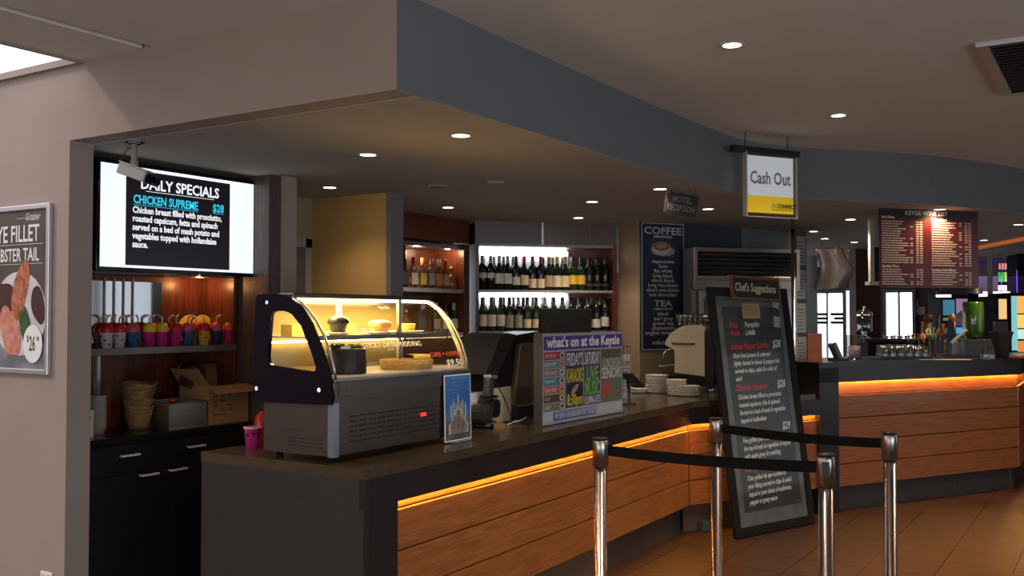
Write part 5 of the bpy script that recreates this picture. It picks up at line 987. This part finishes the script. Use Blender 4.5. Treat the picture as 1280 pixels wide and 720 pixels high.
# stemmed decanter and round discs
p = onbar(1120, 437); p.z = H2
for k, (x, y_) in enumerate(((1121, 440), (1139, 442))):
    p = onbar(x, y_); t = thing('stem_glass', ('round stemmed glass behind the tray of glasses', 'round stemmed glass right of the tray of glasses')[k], 'glass', (p.x, p.y, H2))
    b = new(); lathe(b, [(0, 0), (0.032, 0), (0.004, 0.008), (0.004, 0.085), (0.022, 0.10), (0.040, 0.135), (0.038, 0.17), (0.030, 0.195), (0.028, 0.195), (0.035, 0.14), (0, 0.10)], 20); obj('bowl', b, TUMBLER, t)
# beer taps
BR = mat('tap_brass', (0.62, 0.36, 0.14), 0.25, 1.0); TR_ = [flat('tap_red', (0.42, 0.03, 0.03), rough=0.3), flat('tap_gold', (0.62, 0.38, 0.06), rough=0.3), flat('tap_green', (0.06, 0.14, 0.06), rough=0.3), flat('tap_brown', (0.16, 0.06, 0.03), rough=0.3), BLACK]
p0, p1 = onbar(1144, 446), onbar(1186, 445)
t = thing('beer_tap_bank', 'cluster of brass beer taps with red and gold badges in the middle of the bar', 'beer taps', (p0.x, p0.y, H2), ang(p0, p1)); L_ = (p1.xy - p0.xy).length
b = new(); rod(b, (-0.02, 0, 0.19), (L_ + 0.03, 0, 0.19), 0.024, 16)
for u in (0.06, L_ * 0.5, L_ - 0.05): rod(b, (u, 0, 0), (u, 0, 0.19), 0.015, 12); cyl(b, 0.035, 0, 0.012, (u, 0, 0), 16)
obj('rail', b, BR, t)
hts = (0.10, 0.07, 0.05, 0.16, 0.08, 0.06, 0.15)
for k in range(7):
    u = 0.01 + (L_ - 0.02) * k / 6.0; b = new(); rod(b, (u, -0.02, 0.19), (u, -0.085, 0.185), 0.011, 10); rod(b, (u, -0.085, 0.20), (u, -0.095, 0.13), 0.009, 10, 0.006); sp_ = obj('spout', b, CHROME, t)
    b = new(); rod(b, (u, -0.07, 0.20), (u, -0.075, 0.22 + hts[k]), 0.009, 10, 0.015); obj('tap_handle', b, TR_[(k * 2 + 3) % 5], t)
    b = new(); cyl(b, 0.032, 0, 0.010, seg=22, M=Matrix.Translation((u, -0.075, 0.185 + (0.045 if k % 2 else 0.0))) @ Matrix.Rotation(PI / 2, 4, 'X')); bd = obj('badge', b, TR_[k % 4], t)
    b = new(); cyl(b, 0.018, 0.010, 0.013, seg=18, M=Matrix.Translation((u, -0.075, 0.185 + (0.045 if k % 2 else 0.0))) @ Matrix.Rotation(PI / 2, 4, 'X')); obj('badge_centre', b, TR_[(k + 1) % 4], bd)
b = new(); lathe(b, [(0, 0), (0.03, 0.005), (0.042, 0.04), (0.03, 0.075), (0, 0.085)], 20, (L_ * 0.45, 0.02, 0.31)); obj('round_topper', b, flat('topper_maroon', (0.12, 0.02, 0.02)), t); b = new(); rod(b, (L_ * 0.45, 0.02, 0.19), (L_ * 0.45, 0.02, 0.32), 0.035, 12, 0.03); obj('topper_body', b, TR_[2], t)
p = onbar(1190, 446); t = thing('tap_lever', 'dark slanting tap fitting with a cream handle right of the brass taps', 'tap', (p.x, p.y, H2), YAW)
b = new(); rod(b, (-0.03, 0, 0), (-0.02, 0, 0.18), 0.02, 12); prism(b, [(-0.06, 0.13), (0.04, 0.17), (0.02, 0.25), (0.01, 0.33), (-0.02, 0.35), (-0.05, 0.26)], -0.02, 0.02, 'xz'); obj('body', b, mat('tap_navy', (0.02, 0.03, 0.05), 0.3), t, bevel=0.004)
b = new(); bx(b, 0, 0.19, -0.012, 0.012, -0.012, 0.012, Matrix.Translation((-0.02, -0.03, 0.125)) @ Matrix.Rotation(-0.72, 4, 'Y')); obj('lever', b, flat('lever_cream', (0.62, 0.58, 0.36)), t, bevel=0.004)
b = new(); lathe(b, [(0, 0), (0.022, 0.0), (0.03, 0.035), (0.018, 0.065), (0, 0.07)], 18, (0.005, 0, 0.325)); obj('tan_knob', b, flat('knob_tan', (0.50, 0.25, 0.13)), t)
p = on_d(1199, 405, 10.4); t = thing('small_screen', 'small blue-lit till screen behind the bar left of the green bottle', 'screen', (p.x, p.y, 0), YAW)
b = new(); bx(b, -0.06, 0.06, 0, 0.03, 1.34, 1.47); rod(b, (0, 0.02, 0.9), (0, 0.02, 1.36), 0.02, 10); bx(b, -0.1, 0.1, -0.05, 0.15, 0.0, 0.9); obj('housing', b, CHAR, t); card('display', -0.035, 0.035, 1.385, 1.45, -0.001, flat('screen_blue', (0.05, 0.35, 0.8), 0.9), t)
# boxes with the big green bottle
p = onbar(1227, 446); t = thing('bar_caddy', 'charcoal box under the big green bottle on the bar', 'box', (p.x, p.y, H2), YAW + 0.15)
b = new(); bx(b, -0.165, 0.165, 0, 0.25, 0, 0.158); obj('box', b, mat('caddy_grey', (0.03, 0.034, 0.042), 0.4), t, bevel=0.004); b = new(); bx(b, -0.165, 0.165, -0.002, 0, 0.140, 0.150); obj('lip', b, CHAR, t)
t2 = thing('green_bottle', 'oversized upturned green bottle with pale label standing on the charcoal box', 'bottle', (p.x - 0.03, p.y + 0.12, H2 + 0.158)); t2.location.x -= 0.05
b = new(); lathe(b, [(0, 0), (0.03, 0), (0.07, 0.022), (0.084, 0.05), (0.090, 0.075), (0.090, 0.33), (0.084, 0.345), (0.04, 0.352), (0, 0.352)], 32); obj('glass_body', b, mat('bottle_green_lit', (0.055, 0.13, 0.012), 0.10, coat=0.5), t2)
b = new(); lathe(b, [(0.0908, 0.10), (0.0908, 0.28)], 12, a0=YAW - 0.55, a1=YAW + 0.0); obj('label', b, flat('bottle_label', (0.42, 0.33, 0.18)), t2)
b = new(); cyl(b, 0.045, 0.352, 0.42, seg=20, r2=0.05); cyl(b, 0.085, 0.42, 0.48, seg=20, r2=0.08); obj('base_cap', b, BLACK, t2)
p = onbar(1252, 448); t = thing('black_bucket', 'black flared bucket with a small clear card holder on the bar', 'bucket', (p.x, p.y, H2))
b = new(); lathe(b, [(0, 0), (0.055, 0), (0.062, 0.08), (0.088, 0.20), (0.100, 0.235), (0.094, 0.235), (0.08, 0.19), (0.055, 0.08), (0, 0.05)], 28); obj('bucket', b, BLACKM, t)
b = new(); bx(b, -0.062, 0.062, 0, 0.012, 0.225, 0.325, Matrix.Rotation(YAW, 4, 'Z')); obj('card_holder', b, mat('holder_purple', (0.06, 0.045, 0.075), 0.25), t)
p = onbar(1274, 447); b = new(); bx(b, -0.10, 0.10, -0.05, 0.05, 0, 0.02); tag(obj('bar_mat', b, flat('mat_orange', (0.55, 0.17, 0.06)), loc=(p.x, p.y, H2), rot=(0, 0, 1.2)), 'orange mat at the right end of the bar beside the black bucket', 'mat')
for k in range(5):
    p = onbar(1231 + 4.5 * k, 449.0); tumbler(UP, p.x + 0.0, p.y - 0.04, H2, 'small clear glass in the row before the charcoal box, %s from the left' % ORD[k], 'small glasses in front of the charcoal box') if k < 3 else None
p0 = onbar(1150, 450); b = new(); bx(b, -0.02, 0.42, -0.05, 0.05, 0, 0.006); tag(obj('drip_tray', b, STEEL, loc=(p0.x, p0.y, H2), rot=(0, 0, tr), bevel=0.002), 'long steel drip tray on the bar in front of the beer taps', 'tray')
p = on_d(1233, 402, 12.2); t = thing('counter_cabinet', 'pale sloped cabinet with lit lower shelf behind the bar right of the green bottle', 'cabinet', (p.x, p.y, 0), YAW)
b = new(); prism(b, [(-0.25, 0), (0.45, 0), (0.40, 1.58), (0.30, 1.66), (-0.10, 1.66), (-0.25, 1.55)], 0, 0.4, 'xz', Matrix.Identity(4)); obj('housing', b, mat('cabinet_tan', (0.20, 0.17, 0.15), 0.5), t); card('lit_shelf', -0.2, 0.40, 1.10, 1.28, -0.002, flat('lit_amber', (0.9, 0.6, 0.25), 0.8), t); card('dark_shelf', -0.2, 0.40, 1.28, 1.52, -0.002, flat('shelf_violet', (0.06, 0.04, 0.08)), t)
bt = new(); [cyl(bt, 0.03, 1.28, 1.40, (-0.15 + 0.1 * k, -0.03, 0), 10) for k in range(6)]; obj('lit_jars', bt, flat('jar_pale', (0.5, 0.5, 0.55)), t, kind='stuff')

# ---------------------------------------------------------------- the far end: doors, windows, column, gaming lounge
FY = 17.0
bm = new(); bx(bm, -9, 4.3, FY, FY + 0.1, 0, HM); struct('wall_far', bm, mat('far_wall_paint', (0.065, 0.038, 0.042), 0.7))
DAY = mat('daylight_pane', (1, 1, 1), 0.4, emit=3.0, ecol=(0.95, 0.96, 1.0))
def far_glazing(name, xa, xb, ztop, n, zb=0.0, ft=0.05):
    a_, b_ = on_y(xa, 380, FY).x, on_y(xb, 380, FY).x; bm = new(); frame(bm, a_, b_, zb, ztop, ft, FY - 0.06, FY); o = struct(name, bm, mat('frame_dark', (0.12, 0.12, 0.14), 0.4))
    w_ = (b_ - a_ - 2 * ft) / n
    for k in range(n):
        bb = new(); bx(bb, a_ + ft + k * w_ + 0.008, a_ + ft + (k + 1) * w_ - 0.008, FY - 0.03, FY - 0.02, zb + 0.05, ztop - 0.05); obj('pane', bb, DAY, o)
        if k: bb = new(); bx(bb, a_ + ft + k * w_ - 0.02, a_ + ft + k * w_ + 0.02, FY - 0.05, FY - 0.01, zb + 0.05, ztop - 0.05); obj('mullion', bb, ALU, o)
    return o
dr = far_glazing('door_2', 1012, 1058, 2.00, 2)
for x_ in (1027, 1048):
    c = on_y(x_, 405, FY - 0.05)
    for k in range(3): bb = new(); bx(bb, c.x - 0.13 + 0.06 * (k % 2), c.x + 0.1, c.y - 0.005, c.y, c.z + 0.07 * k, c.z + 0.05 + 0.07 * k); obj('printed_notice', bb, CHAR, dr)
far_glazing('window_5', 1057, 1076, 2.04, 1, ft=0.015); far_glazing('window_6', 1104, 1145, 2.0, 2)
bb = new(); a_, b_ = on_y(1062, 330, FY - 0.1).x, on_y(1069, 330, FY - 0.1).x; bx(bb, a_, b_, FY - 0.05, FY - 0.01, 2.22, 2.39); struct('window_7', bb, DAY)
# door end panel and curved steel hood
a_, b_ = on_d(1003, 380, 11.2), on_d(1022, 380, 11.3)
wallseg('wall_pale_end', a_.xy, b_.xy, 0, 2.27, 0.06, mat('pale_green', (0.42, 0.46, 0.44), 0.5))
t = thing('curved_hood', 'curved brushed steel hood hanging above the glass doors at the far end', 'hood', tuple(on_d(1019, 362, 11.2)), YAW)
s_ = 11.2 / FPX; b = new(); N = 18; A = []
for k in range(N + 1):
    f_ = k / N; z = f_ * 52 * s_; xl = 6 * s_ * math.sin(f_ * PI) * 1.0; xr = (43 - 6 * math.cos(f_ * 2.2 * PI)) * s_ * (0.96 if f_ > 0.9 else 1); A.append([b.verts.new((xl, 0.0, z))] + [b.verts.new((xl + (xr - xl) * j / 8, -0.10 * math.sin(j / 8 * PI), z)) for j in range(1, 8)] + [b.verts.new((xr, 0, z))])
for u, v in zip(A, A[1:]):
    for j in range(8): b.faces.new((u[j], u[j + 1], v[j + 1], v[j])).smooth = True
o = obj('sheet', b, mat('hood_steel', (0.50, 0.40, 0.33), 0.38, 0.5), t); md = o.modifiers.new('solid', 'SOLIDIFY'); md.thickness = 0.01
for u in (0.1, 0.3): b = new(); rod(b, (u, 0.08, 0.3), (u, 0.08, HL - t.location.z), 0.006, 8); obj('hanger', b, ALU, t)
# red-brown column
a_, b_ = on_d(1070, 380, 12.0), on_d(1100, 380, 12.2)
bm = new(); prism(bm, [a_.xy, b_.xy, b_.xy + Vector((-0.15, 0.3)), a_.xy + Vector((-0.15, 0.3))], 0, HL); struct('trim_3', bm, mat('column_brown', (0.085, 0.035, 0.026), 0.35, noise=0.2, nscale=3))
bm = new(); a_, b_ = on_y(1158, 380, FY - 0.04), on_y(1100, 380, FY)
for (x, y_, w_, h, lb) in ((1144, 379, 8, 9, 'small grey restroom sign with a figure on the far wall'), (1148.5, 388.5, 15, 10, 'pale notice on the far wall below the restroom sign')):
    p = on_y(x, y_, FY - 0.03); s2 = 15.6 / FPX; t = thing('wall_notice', lb, 'sign', (p.x, FY - 0.01, p.z), 0); card('plate', -w_ * s2 / 2, w_ * s2 / 2, -h * s2 / 2, h * s2 / 2, -0.012, flat('notice_grey', (0.36, 0.32, 0.36)), t, 0.010)
    if h == 9: bb = new(); bx(bb, -0.012, 0.012, -0.016, -0.012, -0.04, 0.015); cyl(bb, 0.010, 0, 0.004, seg=12, M=Matrix.Translation((0, -0.012, 0.028)) @ Matrix.Rotation(PI / 2, 4, 'X')); obj('figure', bb, BLACKM, t)
# gaming lounge: orange and violet bulkheads
OR = mat('orange_bulkhead', (0.75, 0.18, 0.02), 0.6, emit=0.22, ecol=(1, 0.25, 0.03)); VI = mat('violet_bulkhead', (0.11, 0.055, 0.17), 0.6, emit=0.04, ecol=(0.5, 0.25, 0.9))  # faint glow put into both bulkhead materials
a_, b_ = on_z(1218, 308, HL), on_z(1288, 294, HL)
bm = new(); prism(bm, [a_.xy, b_.xy, b_.xy + Vector((0.0, 0.15)), a_.xy + Vector((0, 0.15))], on_d(1250, 315, 0.5 * 12.2 + 0.5 * 12).z, HL); struct('trim_4', bm, OR)
a2, b2 = on_d(1200, 318, 14.0), on_d(1290, 315, 14.0); bm = new(); prism(bm, [a2.xy, b2.xy, b2.xy + Vector((0, 0.1)), a2.xy + Vector((0, 0.1))], 2.18, HL); struct('trim_5', bm, VI)
p = on_d(1237, 310, 12.2); bm = new(); bx(bm, p.x - 0.028, p.x + 0.028, p.y - 0.03, p.y + 0.03, 0, HL); struct('trim_6', bm, mat('post_grey', (0.30, 0.28, 0.26), 0.5))
a_, b_ = on_d(1222, 380, 13.0), on_d(1248, 380, 13.0); wallseg('wall_lounge_pale', a_.xy, b_.xy, 0, 2.22, 0.08, mat('lounge_pale', (0.22, 0.20, 0.18), 0.6))
GM = mat('machine_black', (0.008, 0.006, 0.012), 0.7, spec=0.15)
def E(n, c, e=0.9): return flat('lit_' + n, c, e)
def gaming(label, x0, x1, y0, y1, d, scr, top=None, name='gaming_machine'):
    a_, b_ = on_d(x0, y0, d), on_d(x1, y1, d); w_ = (b_.xy - a_.xy).length; t = thing(name, label, 'gaming machine', (a_.x, a_.y, 0), YAW)
    b = new(); bx(b, 0, w_, 0, 0.5, 0, a_.z); obj('cabinet', b, GM, t, bevel=0.01)
    for (u0, u1, v0, v1, m, nm) in scr: card(nm, w_ * u0, w_ * u1, b_.z + (a_.z - b_.z) * v0, b_.z + (a_.z - b_.z) * v1, -0.004, m, t, 0.004)
    return t
gaming('black gaming machine with twin teal and pink screens beyond the bar', 1177, 1224, 366, 440, 14.5, [(0.03, 0.34, 0.62, 0.88, E('teal', (0.06, 0.30, 0.33), 0.5), 'teal_screen'), (0.38, 0.70, 0.58, 0.90, E('rose', (0.42, 0.24, 0.32), 0.5), 'pink_screen'), (0.03, 0.34, 0.53, 0.58, E('olive', (0.25, 0.28, 0.05), 0.5), 'button_row')])
gaming('tall dark gaming machine with orange top box at the right', 1246, 1260, 370, 446, 11.2, [(0.15, 0.85, 0.62, 0.95, E('amber', (0.85, 0.42, 0.08)), 'amber_screen'), (0.15, 0.85, 0.52, 0.58, E('cream', (0.8, 0.7, 0.5), 0.6), 'button_row')])
gaming('brightly lit gaming machine with orange and teal screen at the right edge', 1262, 1292, 366, 446, 11.2, [(0.06, 0.30, 0.1, 0.95, E('aqua', (0.20, 0.55, 0.55)), 'teal_screen'), (0.30, 1.0, 0.68, 0.95, E('orange', (0.95, 0.45, 0.08)), 'orange_screen'), (0.30, 1.0, 0.45, 0.66, E('gold', (0.95, 0.62, 0.12)), 'gold_screen'), (0.30, 1.0, 0.28, 0.43, E('mint', (0.55, 0.80, 0.70)), 'pale_screen'), (0.30, 1.0, 0.08, 0.25, E('rust', (0.75, 0.25, 0.08)), 'lower_screen')])
gaming('far gaming machine with red and green lights above the bar\'s right end', 1247, 1272, 328, 372, 14.0, [(0.05, 0.32, 0.80, 0.97, E('redbox', (0.8, 0.25, 0.25)), 'red_light'), (0.36, 0.64, 0.80, 0.97, E('redbox2', (0.85, 0.45, 0.35)), 'red_light'), (0.68, 0.96, 0.80, 0.97, E('redbox', (0.8, 0.25, 0.25)), 'red_light'), (0.02, 0.35, 0.45, 0.72, E('green', (0.08, 0.45, 0.12)), 'green_light'), (0.35, 0.60, 0.45, 0.72, E('yellowlit', (0.8, 0.7, 0.15)), 'yellow_light'), (0.62, 0.98, 0.40, 0.72, E('bluelit', (0.08, 0.10, 0.85), 1.0), 'blue_light'), (0.0, 1.0, 0.0, 0.35, E('whitelit', (0.9, 0.85, 1.0), 1.1), 'white_light')])
p = on_d(1272, 350, 12.9); t = thing('dark_cabinet', 'tall black cabinet edge with blue rim light at the right edge beyond the bar', 'cabinet', (p.x, p.y, 0), YAW)
b = new(); bx(b, 0, 0.5, 0, 0.3, 1.75, on_d(1272, 318, 12.9).z); bx(b, 0.1, 0.5, 0.05, 0.3, 0, 1.75); obj('casing', b, GM, t, bevel=0.02); b = new(); bx(b, -0.006, 0, 0.0, 0.02, 1.78, 2.18); obj('rim_light', b, E('violet', (0.10, 0.05, 0.55), 1.0), t)
p = on_d(1203, 366, 12.6); t = thing('hanging_light_bar', 'lit white light bar hanging low beyond the wine list board', 'light', (p.x - 0.3, p.y, p.z), YAW)
b = new(); bx(b, 0.0, 0.9, 0, 0.05, -0.02, 0.03); obj('housing', b, CHAR, t); b = new(); bx(b, -0.02, 0.18, -0.004, 0.0, -0.055, -0.02); obj('diffuser', b, E('barwhite', (1, 0.95, 1), 1.4), t); b = new(); bx(b, 0.52, 0.95, -0.004, 0.0, -0.10, 0.02); obj('diffuser', b, E('barwhite', (1, 0.95, 1), 1.4), t)
for u in (0.05, 0.85): b = new(); rod(b, (u, 0.02, 0.03), (u, 0.02, HL - p.z), 0.005, 6); obj('hanger', b, ALU, t)
lamp('lounge_light', 'AREA', (on_d(1235, 330, 13.4).x + 0.3, on_d(1235, 330, 13.4).y, 2.1), 14, (0.55, 0.35, 1.0), (0, 0, 0), size=1.5)

# ---------------------------------------------------------------- ceiling: downlights, speaker, vent
BULB = mat('downlight_bulb', (1, 0.92, 0.8), 0.5, emit=14, ecol=(1.0, 0.80, 0.55)); RING = mat('downlight_ring', (0.55, 0.52, 0.47), 0.5, 0.2)
def mk(name, bm, m): bmesh.ops.recalc_face_normals(bm, faces=bm.faces[:]); me = bpy.data.meshes.new(name); bm.to_mesh(me); bm.free(); me.materials.append(m); return me
b = new(); lathe(b, [(0.040, 0.0), (0.040, -0.004), (0.050, -0.006), (0.056, -0.001), (0.056, 0.0)], 28); ring = mk('ring', b, RING)
b = new(); lathe(b, [(0.0, -0.0025), (0.040, -0.0025)], 28); bulb = mk('bulb', b, BULB); b = new(); lathe(b, [(0.0, -0.0025), (0.040, -0.0025)], 28); dead = mk('bulb', b, mat('unlit_lens', (0.5, 0.48, 0.46), 0.3))
lights = [((915, 56), HM, 75, 'large downlight nearest the viewer in the main ceiling'), ((1048, 144), HM, 100, 'downlight in the main ceiling above the cash out sign'),
 ((576, 169), HL, 22, 'brightest downlight of the lower ceiling, above the cake cabinet'), ((460, 193), HL, 8, 'downlight between the television and the cake cabinet light'), ((412, 234), HL, 14, 'downlight in front of the tan wall'), ((560, 259), HL, 28, 'downlight before the spirits cabinet'),
 ((740, 252), HL, 22, 'downlight left of the motel reception sign, before the wine cabinet'), ((723, 272), HL, 40, 'downlight close to the wine cabinet doors'), ((825, 236), HL, 16, 'downlight beside the motel reception sign'), ((885, 261), HL, 12, 'downlight right of the motel reception sign'),
 ((1063, 274), HL, 45, 'downlight left of the wine list board'), ((1175, 261.5), HL, 9, 'downlight shining on the wine list board'), ((1273, 280.5), HL, 70, 'downlight at the right edge above the bar'), ((1230, 300), HL, 8, 'downlight beside the orange bulkhead'), ((1017, 289), HL, 6, 'first small downlight above the steel hood'), ((1031, 298), HL, 5, 'second small downlight above the steel hood'), ((1064, 313), HL, 4, 'distant downlight right of the steel hood'), ((1068, 302.5), HL, 0, 'faint distant downlight left of the red-brown column')]
for i, ((x, y_), h, e, lb) in enumerate(lights):
    p = on_z(x, y_, h); t = thing('downlight', lb, 'downlight', (p.x, p.y, h), 0, 'recessed downlights'); obj('ring', ring, None, t); obj('bulb', bulb, None, t)
    if i == 11:
        lamp('downlight_lamp', 'SPOT', (p.x, p.y, h - 0.02), 22, (1.0, 0.70, 0.36), (0, 0, 0), spot_size=math.radians(150), spot_blend=0.6, shadow_soft_size=0.03)
    elif e: lamp('downlight_lamp', 'SPOT', (p.x, p.y, h - 0.02), e, (1.0, 0.78, 0.56), (0, 0, 0), spot_size=math.radians(120), spot_blend=0.9, shadow_soft_size=0.04)
for xx, yy, lb in ((0.35, 6.4, 'added unseen downlight in the main ceiling right of the picture, nearer the viewer'), (0.45, 8.3, 'added unseen downlight in the main ceiling right of the picture, farther away')):  # two unseen downlights added to warm the bar front
    t = thing('downlight', lb, 'downlight', (xx, yy, HM), 0, 'recessed downlights'); obj('ring', ring, None, t); obj('bulb', bulb, None, t); lamp('downlight_lamp', 'SPOT', (xx, yy, HM - 0.02), 130, (1.0, 0.72, 0.45), (0, 0, 0), spot_size=math.radians(130), spot_blend=0.9, shadow_soft_size=0.04)
p = on_z(620, 227, HL); t = thing('downlight', 'unlit downlight right of the round ceiling speaker', 'downlight', (p.x, p.y, HL), 0, 'recessed downlights'); obj('ring', ring, None, t); obj('bulb', dead, None, t)
p = on_z(547, 232, HL); t = thing('ceiling_speaker', 'round perforated speaker in the lower ceiling above the cake cabinet', 'speaker', (p.x, p.y, HL))
b = new(); lathe(b, [(0, -0.008), (0.055, -0.006), (0.066, -0.001), (0.066, 0)], 28); obj('rim', b, RING, t); b = new(); [cyl(b, 0.003, -0.009, -0.0075, (0.013 * i, 0.013 * j, 0), 6) for i in range(-3, 4) for j in range(-3, 4)]; obj('holes', b, VOID, t, kind='stuff')
t = thing('air_vent', 'dark ceiling air vent in a pale frame at the upper right edge', 'vent', (-0.53, 4.62, HM))
b = new(); ringprism(b, [(0, 0), (0.62, 0), (0.62, 1.13), (0, 1.13)], [(0.05, 0.03), (0.57, 0.03), (0.57, 1.09), (0.05, 1.09)], -0.02, 0, 'xy'); obj('frame', b, ALU, t, bevel=0.002)
b = new(); bx(b, 0.05, 0.57, 0.03, 1.09, -0.004, -0.001); obj('backing', b, VOID, t); sl = None
for k in range(20):
    if sl is None: b = new(); bx(b, 0.05, 0.57, -0.018, 0.018, -0.0015, 0.0015, Matrix.Rotation(0.6, 4, 'X')); sl = obj('slat', b, mat('slat_dark', (0.05, 0.035, 0.04), 0.5), t); sl.location = (0, 0.055, -0.012)
    else: o = sl.copy(); C.objects.link(o); o.location = (0, 0.055 + 0.0535 * k, -0.012)
